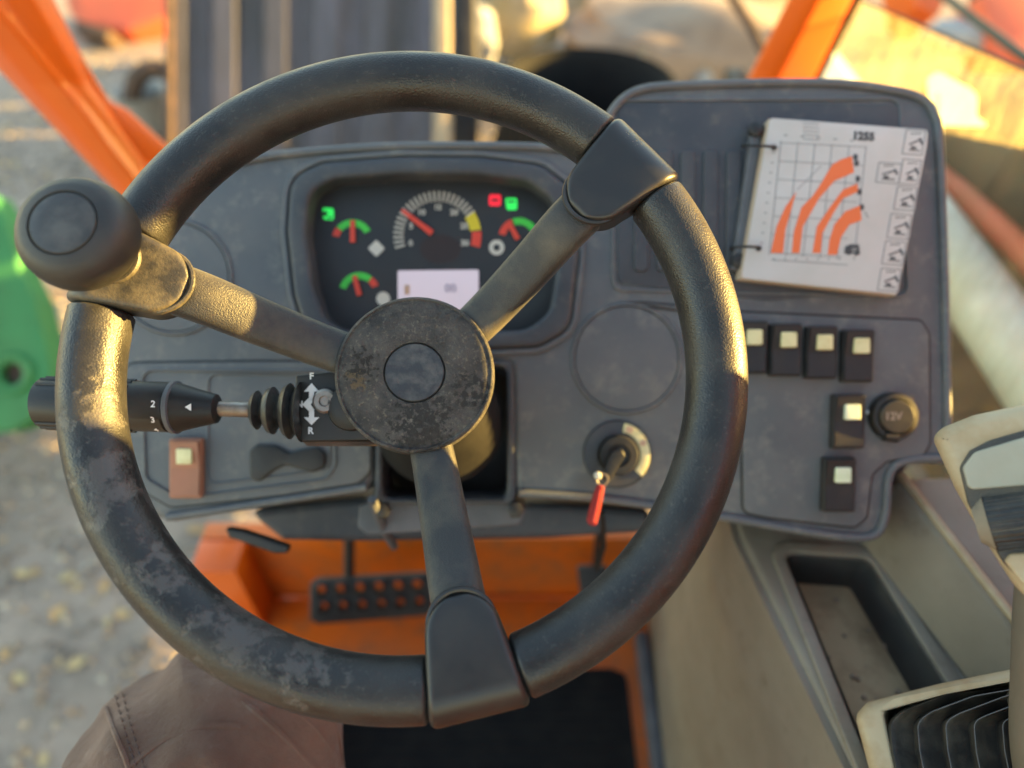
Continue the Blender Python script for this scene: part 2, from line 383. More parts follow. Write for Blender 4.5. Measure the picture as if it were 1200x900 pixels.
def glass_mat():
    m = bpy.data.materials.new('dusty_glass'); m.use_nodes = True
    t = m.node_tree; N = t.nodes; L = t.links; N.clear()
    out = N.new('ShaderNodeOutputMaterial'); tr = N.new('ShaderNodeBsdfTransparent'); gl = N.new('ShaderNodeBsdfGlossy')
    tr.inputs[0].default_value = (.78, .86, .80, 1); gl.inputs['Roughness'].default_value = .05; gl.inputs[0].default_value = (.9, .95, .92, 1)
    df = N.new('ShaderNodeBsdfDiffuse'); df.inputs[0].default_value = (.12, .12, .09, 1)
    tl = N.new('ShaderNodeBsdfTranslucent'); tl.inputs[0].default_value = (.85, .72, .40, 1)
    geo = N.new('ShaderNodeNewGeometry')
    dt = N.new('ShaderNodeVectorMath'); dt.operation = 'DOT_PRODUCT'; L.new(geo.outputs['Incoming'], dt.inputs[0]); L.new(geo.outputs['Normal'], dt.inputs[1])
    def ma(op, a, b=0.0):
        x = N.new('ShaderNodeMath'); x.operation = op
        for i_, q in enumerate((a, b)):
            if isinstance(q, (int, float)): x.inputs[i_].default_value = q
            else: L.new(q, x.inputs[i_])
        return x
    fr = ma('ADD', ma('MULTIPLY', ma('POWER', ma('SUBTRACT', 1.0, ma('ABSOLUTE', dt.outputs['Value']).outputs[0]).outputs[0], 5.0).outputs[0], .94).outputs[0], .06)
    mp = N.new('ShaderNodeMapping'); mp.inputs['Scale'].default_value = (1, 1, .35)
    L.new(geo.outputs['Position'], mp.inputs[0])
    no = N.new('ShaderNodeTexNoise'); no.inputs['Scale'].default_value = 30; no.inputs['Detail'].default_value = 9; no.inputs['Roughness'].default_value = .75
    L.new(mp.outputs[0], no.inputs['Vector'])
    r = N.new('ShaderNodeMapRange'); r.inputs[1].default_value = .36; r.inputs[2].default_value = .72; r.inputs[3].default_value = .05; r.inputs[4].default_value = .34
    L.new(no.outputs['Fac'], r.inputs[0])
    dm = N.new('ShaderNodeMixShader'); dm.inputs[0].default_value = .65; L.new(df.outputs[0], dm.inputs[1]); L.new(tl.outputs[0], dm.inputs[2])
    a = N.new('ShaderNodeMixShader'); L.new(fr.outputs[0], a.inputs[0]); L.new(tr.outputs[0], a.inputs[1]); L.new(gl.outputs[0], a.inputs[2])
    b = N.new('ShaderNodeMixShader'); L.new(r.outputs[0], b.inputs[0]); L.new(a.outputs[0], b.inputs[1]); L.new(dm.outputs[0], b.inputs[2])
    L.new(b.outputs[0], out.inputs[0]); return m
M['glass'] = glass_mat()
def sky_patch_mat():  # bright cream colour for the sky reflected in the pane
    m = bpy.data.materials.new('cream_sky_patch'); m.use_nodes = True; t = m.node_tree; N = t.nodes; L = t.links
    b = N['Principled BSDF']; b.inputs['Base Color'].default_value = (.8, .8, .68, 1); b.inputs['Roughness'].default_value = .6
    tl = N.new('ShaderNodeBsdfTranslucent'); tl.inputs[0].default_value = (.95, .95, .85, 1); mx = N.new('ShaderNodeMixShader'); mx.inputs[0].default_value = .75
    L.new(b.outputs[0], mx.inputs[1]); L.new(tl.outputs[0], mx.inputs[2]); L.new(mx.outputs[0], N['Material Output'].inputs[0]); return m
M['skypatch'] = sky_patch_mat()

# ================================================================== THE YARD
def tagt(o, label, cat, group=None):
    o['label'] = label; o['category'] = cat
    if group: o['group'] = group
    return o
bm = bmesh.new(); bmesh.ops.create_grid(bm, x_segments=2, y_segments=2, size=300)
g = from_bm('ground', bm, M['gravel'], recalc=False); setting('ground', g)
def scatter(name, m, n, area_, smin, smax, flat, label=None):
    bm = bmesh.new()
    for i in range(n):
        x = random.uniform(*area_[0]); y = random.uniform(*area_[1]); s = random.uniform(smin, smax)
        if flat:
            a = random.random() * 6.28; c, q = math.cos(a) * s, math.sin(a) * s; h = s * .25
            vs = [bm.verts.new((x + c, y + q, .006 + h * random.random())), bm.verts.new((x - q * .6, y + c * .6, .012 + h * random.random())),
                  bm.verts.new((x - c, y - q, .006 + h * random.random())), bm.verts.new((x + q * .6, y - c * .6, .008 + h * random.random()))]
            bm.faces.new((vs[0], vs[1], vs[2])); bm.faces.new((vs[0], vs[2], vs[3]))
        else:
            vs = [bm.verts.new((x + s * random.uniform(.6, 1.1) * math.cos(k * 2.09 + i), y + s * random.uniform(.6, 1.1) * math.sin(k * 2.09 + i), 0)) for k in range(3)]
            t = bm.verts.new((x, y, s * random.uniform(.5, .9)))
            for k in range(3): bm.faces.new((vs[k - 1], vs[k], t))
    o = from_bm(name, bm, m, smooth=False, recalc=False); o['kind'] = 'stuff'
    if label: tagt(o, label, 'ground cover')
    return o
scatter('gravel', M['stone'], 9000, ((-3.2, .3), (.4, 5.5)), .008, .028, False, 'small brown grey gravel stones lying on the yard')
scatter('gravel', M['stone2'], 3000, ((-3.2, .3), (.4, 5.5)), .008, .026, False, 'paler gravel stones scattered among the brown ones')
scatter('fallen_leaves', M['leaf'], 800, ((-3.4, -.3), (.4, 5.5)), .012, .038, True, 'yellow autumn leaves scattered over the gravel')

# leaning corrugated sheet with its post
cs = root('corrugated_sheet', 'grey brown corrugated metal sheet leaning beyond the dashboard', 'metal sheet', P(360, 290, 3.5))
fr = facing(3.5); bm = bmesh.new(); x0, x1 = loc([(206, 0), (508, 0)], 3.5); x0, x1 = x0[0], x1[0]
ytop, ybot = loc([(0, -90)], 3.5)[0][1], loc([(0, 292)], 3.5)[0][1]
NR = 61 * 5; prev = None
for i in range(NR + 1):
    u = i / NR; x = x0 + (x1 - x0) * u; ph = (u * 5.05 + .28) % 1
    h = .018 * max(0, min(1, (math.sin(ph * 2 * math.pi) * 1.6 + .5)))
    col_ = [bm.verts.new(fr(x, ybot, h)), bm.verts.new(fr(x, ytop, h))]
    if prev: bm.faces.new((prev[0], col_[0], col_[1], prev[1]))
    prev = col_
bmesh.ops.solidify(bm, geom=bm.faces[:], thickness=.003)
from_bm('sheet', bm, M['zinc'], cs)
box('edge_rail', fr, x0 - .03, x0, ybot, ytop, -.02, .05, M['rust'], cs)
wpst = root('wooden_post', 'pale wooden post along the right edge of the corrugated sheet', 'post', P(518, 290, 3.5))
a, b = loc([(509, 292), (527, -90)], 3.5)
box('post', fr, a[0], b[0], a[1], b[1], -.04, .05, M['wood'], wpst, bev=.006)
# dark machine with round cowl behind the post
dm = root('dark_machine', 'dark machine block standing between the wooden post and the cream sacks', 'machine', onz(548, 190, 0))
pslab('body', [(529, 240), (529, -60), (556, -60), (560, 90), (556, 240)], 3.9, -.3, 0, M['darkm'], dm, r=10, bev=.02)
bb = root('black_barrel', 'large black open drum standing above the steering wheel', 'barrel', onz(690, 170, 0))
c = onz(664, 214, 0); fz = Frame(c, (1, 0, 0), (0, 1, 0), (.12, -.05, 1))
lathe('drum', fz, [(0, .02), (.38, 0), (.42, .03), (.425, .25), (.44, .26), (.425, .27), (.43, .55), (.445, .57), (.42, .575), (.405, .55), (.40, .06), (0, .05)], M['mat'], bb)
lathe('lid_ring', fz, [(.425, .55), (.455, .56), (.458, .585), (.43, .595), (.423, .57)], M['mat'], bb)
def mound(name, label, cat, px, py, d, rx, ry, rz, m, seed=0, n=26):
    c = P(px, py, d); bm = bmesh.new(); bmesh.ops.create_uvsphere(bm, u_segments=n, v_segments=n // 2, radius=1)
    rr = random.Random(seed); ph = [rr.uniform(0, 6.28) for _ in range(6)]
    for v in bm.verts:
        k = 1 + .10 * math.sin(v.co.x * 4 + ph[0]) * math.cos(v.co.y * 5 + ph[1]) + .06 * math.sin(v.co.z * 9 + ph[2] + v.co.x * 7)
        e = lambda q: math.copysign(abs(q) ** .8, q)
        v.co = V((e(v.co.x) * rx * k, e(v.co.y) * ry * k, e(v.co.z) * rz * k)) + c
    o = from_bm(name, bm, m, at=(c.x, c.y, c.z - rz)); return tagt(o, label, cat)
mound('cream_sack', 'big cream and yellow sack lying beyond the black drum', 'sack', 600, 12, 4.9, .34, .3, .26, M['sack'], 3)
mound('white_sack', 'pale white sack slumped left of the black drum', 'sack', 556, 50, 4.5, .14, .2, .2, M['whitep'], 4)
mound('soil_heap', 'wide heap of brown soil right of the black drum', 'heap', 800, 60, 5.0, .85, .5, .32, M['soil'], 5)
mound('soil_heap', 'higher tan heap of earth far behind the drum', 'heap', 760, -30, 6.2, 1.3, .6, .35, M['sack'], 8)
for (px, py, d, h, lb) in ((746, 92, 4.2, .34, 'taller white bottle standing beside the black drum'), (818, 92, 4.2, .24, 'shorter white bottle standing right of the tall one')):
    c = onz(px, py + 25, 0); r = root('white_bottle', lb, 'bottle', c, 'white bottles by the drum')
    f2 = Frame(c, (1, 0, 0), (0, 1, 0), (0, 0, 1))
    lathe('bottle_body', f2, [(0, .0), (.07, 0), (.075, .02), (.075, h * .65), (.03, h * .85), (.03, h * .93), (0, h * .93)], M['whitep'], r, 20)
    lathe('cap', f2, [(.036, h * .93), (.036, h), (0, h)], M['sack'], r, 16)
t = tube('bent_pipe', [P(840, -30, 4.3), P(880, 30, 4.3), P(900, 70, 4.4), P(940, 120, 4.4)], .03, M['rust'], None, at=P(900, 70, 4.4)); tagt(t, 'thin rusty pipe slanting across the soil heap', 'pipe')
# red-orange attachment, top left
rm = root('loader_bucket', 'red orange bucket lying on the gravel behind the left pillar', 'bucket', onz(150, 40, 0))
pslab('bucket_shell', [(70, -40), (78, 12), (95, 30), (150, 38), (205, 15), (205, -40)], 5.4, -.5, .0, M['redmach'], rm, r=14, bev=.04)
pslab('cutting_edge', [(86, 36), (125, 46), (128, 34), (88, 22)], 5.3, -.3, .0, M['rust'], rm, bev=.01)
wb = root('white_pail', 'round white pail standing left of the corrugated sheet', 'pail', onz(183, 165, 0))
c = onz(183, 165, 0); lathe('pail', Frame(c, (1, 0, 0), (0, 1, 0), (0, 0, 1)), [(0, 0), (.10, 0), (.14, .3), (.15, .31), (.135, .3), (.1, .03), (0, .03)], M['whitep'], wb, 28)
tyc = P(197, 130, 4.2); fr = Frame(tyc, (1, .1, 0), (0, 0, 1), (-.1, 1, 0)); ty = root('small_tyre', 'dark narrow tyre at the left edge of the corrugated sheet', 'tyre', (tyc.x, tyc.y, 0))
tube('tread', [fr(.18 * math.cos(a), .24 * math.sin(a)) for a in [i * math.pi / 16 for i in range(32)]], .05, M['rust'], ty, closed=True, ref=fr.Z)

# green machine at the left
gm = root('green_machine', 'green painted machine arm with a dark round pin hole, left of the knob', 'machine', onz(-40, 520, 0))
gp = [(-150, 190), (-12, 226), (8, 262), (24, 320), (40, 352), (52, 400), (60, 436), (56, 466), (40, 490), (16, 506), (-60, 515), (-150, 520)]
pslab('arm_plate', gp, 2.25, -.10, 0, M['green'], gm, r=5, bev=.012, holes=[circ(16, 438, 15, 28)])
cc_ = P(16, 438, 2.25)
lathe('pin_boss', Frame(cc_, RT, UP, -FW), [(.036, -.02), (.038, .012), (.058, .018), (.066, .006), (.066, -.02)], M['green'], gm, 32)
lathe('pin', Frame(cc_, RT, UP, -FW), [(0, -.02), (.036, -.022)], M['rust'], gm, 24)
box('support_foot', Frame(onz(-40, 520, 0), (1, 0, 0), (0, 1, 0), (0, 0, 1)), -.3, .0, .05, .35, 0, .6, M['darkm'], gm, bev=.01)

# things beyond the right window
om = root('orange_machine', 'orange machine part beyond the right window', 'machine', onz(1120, 90, 0))
pslab('housing', [(1062, -60), (1075, 8), (1100, 22), (1112, -8), (1115, -60)], 5.2, -.4, 0, M['orange'], om, r=10, bev=.03)
pslab('arm', [(1150, -10), (1168, 62), (1260, 90), (1260, 10), (1225, -40)], 4.4, -.3, 0, M['redmach'], om, r=12, bev=.03)
mound('white_tarp', 'bright white tarpaulin bundle beyond the top edge of the window', 'tarpaulin', 1138, 42, 4.6, .28, .16, .085, M['whitep'], 9)
dg = root('dark_block', 'dark block standing behind the white tarpaulin', 'block', onz(1180, 40, 0))
pslab('block', [(1168, 20), (1182, -60), (1230, -60), (1230, 25)], 5.0, -.4, 0, M['darkm'], dg, r=8, bev=.02)

# ================================================================== THE CAB
FLZ = CZ - 1.10
cab = root('cab_frame', 'orange telehandler cab frame with slanting corner pillars and floor', 'cab', (0, 0, FLZ))
cab['kind'] = 'structure'
box('cab_floor', WORLD, -.47, .72, -.75, .60, FLZ - .05, FLZ, M['orange_floor'], cab, bev=.004)
box('front_wall', WORLD, -.47, .68, .60, .63, FLZ - .05, CZ - .93, M['orange_floor'], cab, bev=.004)
box('front_post', WORLD, -.47, -.40, .54, .597, FLZ + .001, CZ - .925, M['orange'], cab, bev=.008)
tube('floor_seam', [V((-.45, .595, FLZ + .003)), V((.5, .595, FLZ + .003))], .004, M['orange'], cab, 8)
box('under_floor', WORLD, -.42, .72, -.75, .62, .45, FLZ - .055, M['darkm'], cab, bev=.01)
# left front pillar: folded profile lofted between two ends
def loft(name, secs, m, parent, bev=0):
    bm = bmesh.new(); R_ = [[bm.verts.new(p) for p in s] for s in secs]; n = len(R_[0])
    for A, B in zip(R_, R_[1:]):
        for i in range(n): bm.faces.new((A[i - 1], A[i], B[i], B[i - 1]))
    for A in (R_[0], R_[-1]): bm.faces.new(A)
    bmesh.ops.recalc_face_normals(bm, faces=bm.faces)
    if bev:
        bmesh.ops.bevel(bm, geom=[e for e in bm.edges if e.calc_face_angle(0) > .2], offset=bev, segments=3, affect='EDGES', profile=.5)
    return from_bm(name, bm, m, parent)
top = [(-120, -40, .80), (-82, -40, .775), (-48, -40, .775), (-30, -40, .79), (16, -40, .80), (40, -40, .83), (44, -40, .87), (-100, -40, .88)]
mid = [(12, 97, .93), (34, 97, .905), (68, 97, .905), (82, 97, .92), (96, 97, .925), (110, 97, .955), (112, 97, 1.0), (20, 97, 1.02)]
bot = [(128, 218, 1.04), (142, 218, 1.01), (160, 214, 1.0), (172, 210, 1.02), (180, 208, 1.03), (186, 206, 1.06), (186, 206, 1.11), (132, 218, 1.12)]
low = [(190, 300, 1.12), (200, 300, 1.09), (215, 296, 1.09), (226, 290, 1.10), (234, 290, 1.11), (240, 290, 1.14), (240, 290, 1.2), (192, 300, 1.2)]
pil = loft('pillar', [[P(*p) for p in s] for s in (top, mid, bot, low)], M['orange'], cab, bev=.006)
loft('pillar_gusset', [[P(96, 66, .93), P(128, 118, .97), P(150, 128, .99), P(204, 178, 1.04), P(210, 230, 1.06), P(150, 200, 1.02)],
                       [P(96, 66, .95), P(128, 118, .99), P(150, 128, 1.01), P(204, 178, 1.06), P(210, 230, 1.08), P(150, 200, 1.04)]], M['orange'], cab, bev=.004)
# right front pillar
def sec(pts): return [P(*p) for p in pts]
loft('pillar', [sec([(953, -60, 1.08), (990, -60, 1.05), (1027, -60, 1.10), (1027, -60, 1.18), (960, -60, 1.18)]),
                sec([(880, 85, 1.28), (915, 85, 1.25), (958, 85, 1.30), (958, 85, 1.38), (888, 85, 1.38)]),
                sec([(815, 215, 1.46), (850, 215, 1.43), (888, 215, 1.48), (888, 215, 1.56), (820, 215, 1.56)])], M['orange'], cab, bev=.008)
tube('weather_strip', [P(1031, -60, 1.12), P(961, 85, 1.33), P(892, 215, 1.5)], .009, M['black'], cab, 10)
# rear corner of the cab: behind the driver's right shoulder
box('rear_pillar', WORLD, .64, .70, .12, .325, FLZ, CZ + .55, M['orange'], cab, bev=.01)
box('rear_pillar', WORLD, -.62, -.56, -.9, -.78, FLZ, CZ + .55, M['orange'], cab, bev=.01)
box('side_panel', WORLD, .64, .69, -.9, .12, FLZ, CZ - .1, M['orange'], cab, bev=.01)
box('side_sill', WORLD, .63, .66, .35, 1.1, FLZ, CZ - .90, M['rubbergrey'], cab, bev=.01)
box('rear_wall', WORLD, -.56, .64, -.9, -.85, FLZ, CZ - .55, M['orange'], cab, bev=.01)
box('roof', WORLD, -.62, .70, -.95, -.35, CZ + .55, CZ + .60, M['rubbergrey'], cab, bev=.02)

bo_ = root('sun_blocker', 'unseen orange sun blocker added along the right side of the cab', 'sun_blocker', (1.0, .5, CZ - .3))  # unseen blocker, shaped to keep sun off the dash and left pillar
BF = Frame((1.0, 0, 0), (0, 1, 0), (0, 0, 1), (1, 0, 0))
slab('blocker_beam', BF, [(-1.6, CZ + .10), (.30, CZ + .0), (1.62, CZ - .10), (1.62, CZ + .16), (.3, CZ + .30), (-1.6, CZ + .42)], 0, .11, M['orange'], bo_, .01)
slab('blocker_plate', BF, [(.468, CZ - .45), (.70, CZ - .45), (.73, CZ - .262), (1.60, CZ - .285), (1.60, CZ - .104), (.462, CZ - .02)], .02, .09, M['orange'], bo_, .006)
# right side window
GX = .62
win = root('side_window', 'dusty right side window pane glowing yellow in the low sun', 'window', onx(1110, 300, GX))
pane = [onx(*q, GX) for q in ((962, 88), (1010, 0), (1200, 81), (1290, 122), (1330, 560), (1090, 620), (940, 400))]
bm = bmesh.new(); bm.faces.new([bm.verts.new(p) for p in pane])
from_bm('pane', bm, M['glass'], win, smooth=False)
e0, e1, e2 = onx(1010, 0, GX), onx(1200, 81, GX), onx(1290, 122, GX)
tube('pane_edge', [e0, e1, e2], .0022, M['hood'], win, 8)
tube('pane_edge', [onx(1010, 0, GX), onx(962, 88, GX)], .004, M['cream'], win, 8)
tube('frame_strip', [onx(1099, 110, GX), onx(1108, 300, GX), onx(1110, 420, GX)], .0035, M['ivory'], win, 8)
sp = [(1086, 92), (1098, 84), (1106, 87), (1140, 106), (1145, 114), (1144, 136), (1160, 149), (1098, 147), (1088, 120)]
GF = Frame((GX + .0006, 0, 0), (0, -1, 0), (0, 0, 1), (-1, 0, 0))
slab('sky_reflection_patch', GF, [(-q.y, q.z) for q in (onx(x, y, GX) for x, y in roundpoly(sp, 6))], 0, .0003, M['skypatch'], win, label='bright sky reflection on the yellow dusty glass, made as a thin cream sheet')  # cream sheet standing in for a sky reflection on the glass
# machine side beyond the pane
hd = root('machine_hood', 'dark green grey bonnet of the machine outside the right window', 'bonnet', (1.0, .9, CZ - .9))
HF = Frame((1.12, 0, 0), (0, 1, 0), (0, 0, 1), (1, 0, 0))
slab('hood_panel', HF, [(.30, CZ - 1.6), (1.5, CZ - 1.6), (1.5, CZ - .56), (.78, CZ - .305), (.30, CZ - .30)], 0, .7, M['hood'], hd, .02)
box('hood_nose', WORLD, 1.12, 1.9, 1.505, 1.95, CZ - 1.6, CZ - .76, M['hood'], hd, bev=.03)
tube('hood_bead', [V((1.115, .34, CZ - .60)), V((1.115, 2.5, CZ - .60))], .010, M['hood'], hd, 10)
ch = root('machine_chassis', 'dark machine chassis under the pale sky reflection tube outside the window', 'chassis', (.95, .9, .5))
box('chassis_beam', WORLD, .76, 1.10, .2, 2.6, .45, CZ - 1.0, M['darkm'], ch, bev=.02)
tube('chassis_rail', [V((.80, .3, CZ - .99)), V((.80, 2.5, CZ - .99))], .018, M['rust'], ch, 10)
tb = tube('sky_reflection_tube', [V((.90, .30, CZ - .87)), V((.90, .75, CZ - .87)), V((.905, 1.2, CZ - .86)), V((.93, 2.3, CZ - .86))], .062, M['skyband'], None, 28, at=(.9, .9, CZ - .93))  # pale tube added in place of a sky reflection in the pane
tagt(tb, 'wide pale tube standing in for a sky reflection, along the dark bonnet outside', 'pipe')
hs_ = tube('red_hose', catmull([V((1.02, .5, CZ - .80)), V((1.01, .9, CZ - .81)), V((1.01, 1.2, CZ - .82)), V((1.03, 1.5, CZ - .86)), V((1.06, 1.8, CZ - .92))], 5), .026, M['redmach'], None, 16, at=(1.0, .9, CZ - .84))
tagt(hs_, 'orange red hose beside the pale sky reflection tube outside the window', 'hose')

# ------------------------------------------------------------------ floor items
mt = root('floor_mat', 'black rubber floor mat below the wheel', 'mat', onz(560, 850, FLZ))
a = onz(405, 788, FLZ); b = onz(742, 788, FLZ)
mp_ = roundpoly([(-.27, .14), (b.x - .012, .14), (b.x - .012, b.y), (-.27, b.y)], .02)
slab('mat_sheet', WORLD, mp_, FLZ + .001, FLZ + .010, M['mat'], mt, .003)
bm = bmesh.new()
for i in range(20):
    y = .16 + i * .016
    slab_bm(bm, WORLD, box_pts(-.25, y, b.x - .03, y + .006), FLZ + .0095, FLZ + .0125, .001, seg=1)
from_bm('rib', bm, M['mat'], mt)['kind'] = 'stuff'

bp = root('brake_pedal', 'wide black brake pedal with punched grip holes over the orange floor', 'pedal', P(432, 720, 1.02))
holes = []
for r_, yy in enumerate((689, 709)):
    for k in range(6 - 0):
        holes.append(circ(376 + k * 22.5 + (r_ * 3), yy + k * -1.2 + 2, 5.6 if r_ == 0 else 4.6, 12))
pslab('pedal_plate', [(363, 684), (370, 679), (500, 672), (506, 678), (506, 716), (500, 722), (372, 732), (363, 726)], 1.03, 0, .012, M['black'], bp, r=4, bev=.002, holes=holes)
bm = bmesh.new()
for hh in holes:
    c0 = loc([(sum(p[0] for p in hh) / len(hh), sum(p[1] for p in hh) / len(hh))], 1.018)[0]
    lathe_bm(bm, sub(facing(1.03), c0[0], c0[1], .012), [(.0065, -.001), (.0078, .004), (.0095, .0035), (.0112, -.001)], 12)
from_bm('grip_teeth', bm, M['black'], bp)['kind'] = 'stuff'
tube('pedal_arm', [P(409, 690, 1.03), P(409, 650, 1.02), P(410, 560, .95)], .008, M['black'], bp, 10)
ap = root('accelerator_pedal', 'small dark pedal beside the console behind the wheel rim', 'pedal', P(697, 700, 1.05))
pslab('pedal_plate', [(676, 664), (712, 664), (722, 720), (684, 724)], 1.06, 0, .012, M['black'], ap, r=5, bev=.003)
tube('pedal_arm', [P(698, 670, 1.06), P(702, 625, 1.02), P(706, 560, .95)], .006, M['black'], ap, 10)

# ------------------------------------------------------------------ side console
T = CZ - .55
con = root('side_console', 'beige plastic side console with dirty storage tray', 'console', (.40, .2, FLZ))
o1 = [onz(866, 618, T), onz(868, 628, T), onz(985, 866, T), onz(1060, 1020, T)]
bx = .375
outer = [(o1[0].x, .40), (o1[1].x, o1[1].y), (o1[2].x, o1[2].y), (o1[3].x, o1[3].y), (.42, o1[3].y), (.42, .40)]
hole = roundpoly([onz(920, 650, T).to_2d()[:], onz(1016, 657, T).to_2d()[:], onz(1112, 812, T).to_2d()[:], onz(1160, 900, T).to_2d()[:], onz(1035, 930, T).to_2d()[:]], .008)
slab('console_top', WORLD, outer, T - .02, T, M['beige'], con, .006, holes=[hole], hbev=.003)
rim_o = inset(hole if area(hole) > 0 else hole[::-1], -.013); rim_i = inset(hole if area(hole) > 0 else hole[::-1], -.002)
slab('tray_rim', WORLD, rim_o, T - .001, T + .003, M['beige'], con, .0018, holes=[rim_i])
tl_ = inset(hole if area(hole) > 0 else hole[::-1], .0005); tb_ = inset(tl_, .002)
bm = bmesh.new()
A = [bm.verts.new((x, y, T + .001)) for x, y in tl_]; B = [bm.verts.new((x, y, T - .042)) for x, y in tb_]
for i in range(len(A)): bm.faces.new((A[i - 1], A[i], B[i], B[i - 1]))
lin = from_bm('tray_liner', bm, M['liner'], con, recalc=False)
bm = bmesh.new(); bm.faces.new([bm.verts.new((x, y, T - .0415)) for x, y in inset(tl_, -.002)])
from_bm('tray_bottom', bm, M['tray'], con, recalc=False)
bm = bmesh.new(); rr = random.Random(3)
for i in range(26):
    p = onz(rr.uniform(945, 1060), rr.uniform(700, 830), T - .0415); s = rr.uniform(.0008, .0030)
    bmesh.ops.create_icosphere(bm, subdivisions=1, radius=s, matrix=Matrix.Translation(p + V((0, 0, s * .3))))
from_bm('tray_crumbs', bm, M['soil'], con)['kind'] = 'stuff'
# left wall of the console, down to the floor
def wall(name, tops, bots, m, parent, thick=.01):
    bm = bmesh.new(); n = len(tops); G = []
    for j in range(9):
        s = j / 8; G.append([bm.verts.new(V(a).lerp(V(b), s)) for a, b in zip(tops, bots)])
    for A, B in zip(G, G[1:]):
        for i in range(n - 1): bm.faces.new((A[i], A[i + 1], B[i + 1], B[i]))
    bmesh.ops.recalc_face_normals(bm, faces=bm.faces); bmesh.ops.solidify(bm, geom=bm.faces[:], thickness=thick)
    return from_bm(name, bm, m, parent)
tp = [V((o1[0].x + .006, .60, T - .004)), V((o1[0].x + .004, .40, T - .004)), o1[1] + V((.004, 0, -.004)), o1[2] + V((.004, 0, -.004)), o1[3] + V((.004, 0, -.004)), V((o1[3].x + .02, -.3, T - .004))]
bt = [V((.235, .60, FLZ + .002)), V((.225, .44, FLZ + .002)), V((.222, .36, FLZ + .002)), V((.218, .22, FLZ + .002)), V((.215, .08, FLZ + .002)), V((.21, -.3, FLZ + .002))]
wall('console_side', tp, bt, M['beige'], con)
for s, rr_ in ((.70, .005), (.80, .0035)):
    tube('side_seam', [a.lerp(b, s) + V((-.002, 0, 0)) for a, b in zip(tp[1:], bt[1:])], rr_, M['rubbergrey' if s > .75 else 'beige'], con, 10)
box('console_foot', WORLD, .195, .212, -.3, .52, FLZ + .001, FLZ + .035, M['rubbergrey'], con, bev=.004)
# raised ledge along the window
Z2 = CZ - .493
R1, R2 = onz(1050, 556, Z2), onz(1192, 738, Z2); B1, B2 = onz(1014, 650, T), onz(1132, 800, T)
dirr = (R2 - R1); R3 = R2 + dirr * .9; B3 = B2 + (B2 - B1) * .9
bm = bmesh.new()
ringA = [B1 + V((-.004, .10, 0)), R1 + V((-.004, .03, 0)), V((.63, R1.y + .03, Z2)), V((.63, R1.y + .03, T))]
secs = []
for bb_, r_ in ((B1 - (B2 - B1) * .2, R1), (B2, R2), (B3, R3)):
    secs.append([bb_ + V((0, 0, -.004)), r_, V((.63, r_.y, Z2)), V((.63, r_.y, T - .004))])
loft('window_ledge', secs, M['beige'], con, bev=.007)
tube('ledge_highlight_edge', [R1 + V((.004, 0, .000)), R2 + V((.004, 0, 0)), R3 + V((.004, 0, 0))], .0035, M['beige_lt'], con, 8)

# ================================================================== DASHBOARD
DD = .58
FD = facing(DD)
def dpt(px, py, h=0.0): (x, y), = loc([(px, py)], DD - h); return FD(x, y, h)
def dpx(name, px, h0, h1, m, parent, r=0, bev=.001, holes=(), **k): return pslab(name, px, DD, h0, h1, m, parent, r, bev, holes, **k)
dash = root('dashboard', 'dark blue grey moulded dashboard with instrument cluster and rocker switches', 'dashboard', dpt(600, 560))
shell = [(128, 330), (150, 262), (200, 214), (262, 190), (330, 176), (450, 167), (560, 166), (640, 168), (690, 176), (703, 150), (716, 122), (742, 103), (800, 95),
         (960, 92), (1040, 100), (1084, 110), (1101, 130), (1106, 160), (1112, 300), (1117, 480), (1116, 545), (1064, 545), (1049, 556), (1044, 612), (1020, 637),
         (940, 628), (860, 613), (760, 597), (690, 588), (606, 583), (602, 566), (600, 425), (440, 425), (438, 560), (432, 577), (330, 592), (200, 613), (160, 600), (140, 560), (124, 440)]
rad_ = [6, 6, 20, 20, 20, 20, 6, 20, 14, 14, 22, 20, 20, 20, 20, 20, 14, 8, 5, 5, 6, 12, 14, 14, 18, 8, 8, 8, 8, 6, 5, 12, 12, 5, 12, 12, 12, 20, 20, 20]
shp = roundpoly(shell, [float(q) for q in rad_], 5)
clh = roundpoly([(352, 214), (385, 200), (470, 194), (560, 195), (625, 203), (662, 230), (667, 300), (655, 375), (625, 396), (520, 399), (410, 398), (372, 388), (355, 340), (346, 270)], 22, 4)
dpx('dash_shell', shp, -.05, 0, M['dash'], dash, bev=.007, holes=[clh], hbev=.002)
dpx('dash_body', [(150, 320), (230, 225), (450, 185), (690, 195), (720, 120), (1080, 125), (1095, 500), (1030, 600), (860, 590), (640, 566), (640, 440), (420, 440), (400, 555), (190, 585), (150, 540)],
    -.14, -.05, M['dash_dark'], dash, r=14, bev=.003)
# raised lip that follows the outline
def lip(name, poly, d_out, d_in, h, m, par=None, bev=.0018, h0=-.001):
    q = loc(poly, DD - h); q = q if area(q) > 0 else q[::-1]
    return slab(name, FD, inset(q, d_out), h0, h, m, par or dash, bev, holes=[inset(q, d_in)])
tower = roundpoly([(694, 590), (703, 180), (708, 150), (720, 126), (744, 108), (800, 100), (960, 97), (1040, 105), (1080, 115), (1096, 133), (1101, 165), (1107, 300), (1112, 480), (1110, 539), (1062, 539), (1044, 552), (1038, 610), (1018, 631), (940, 622), (860, 607), (760, 593)], 12, 4)
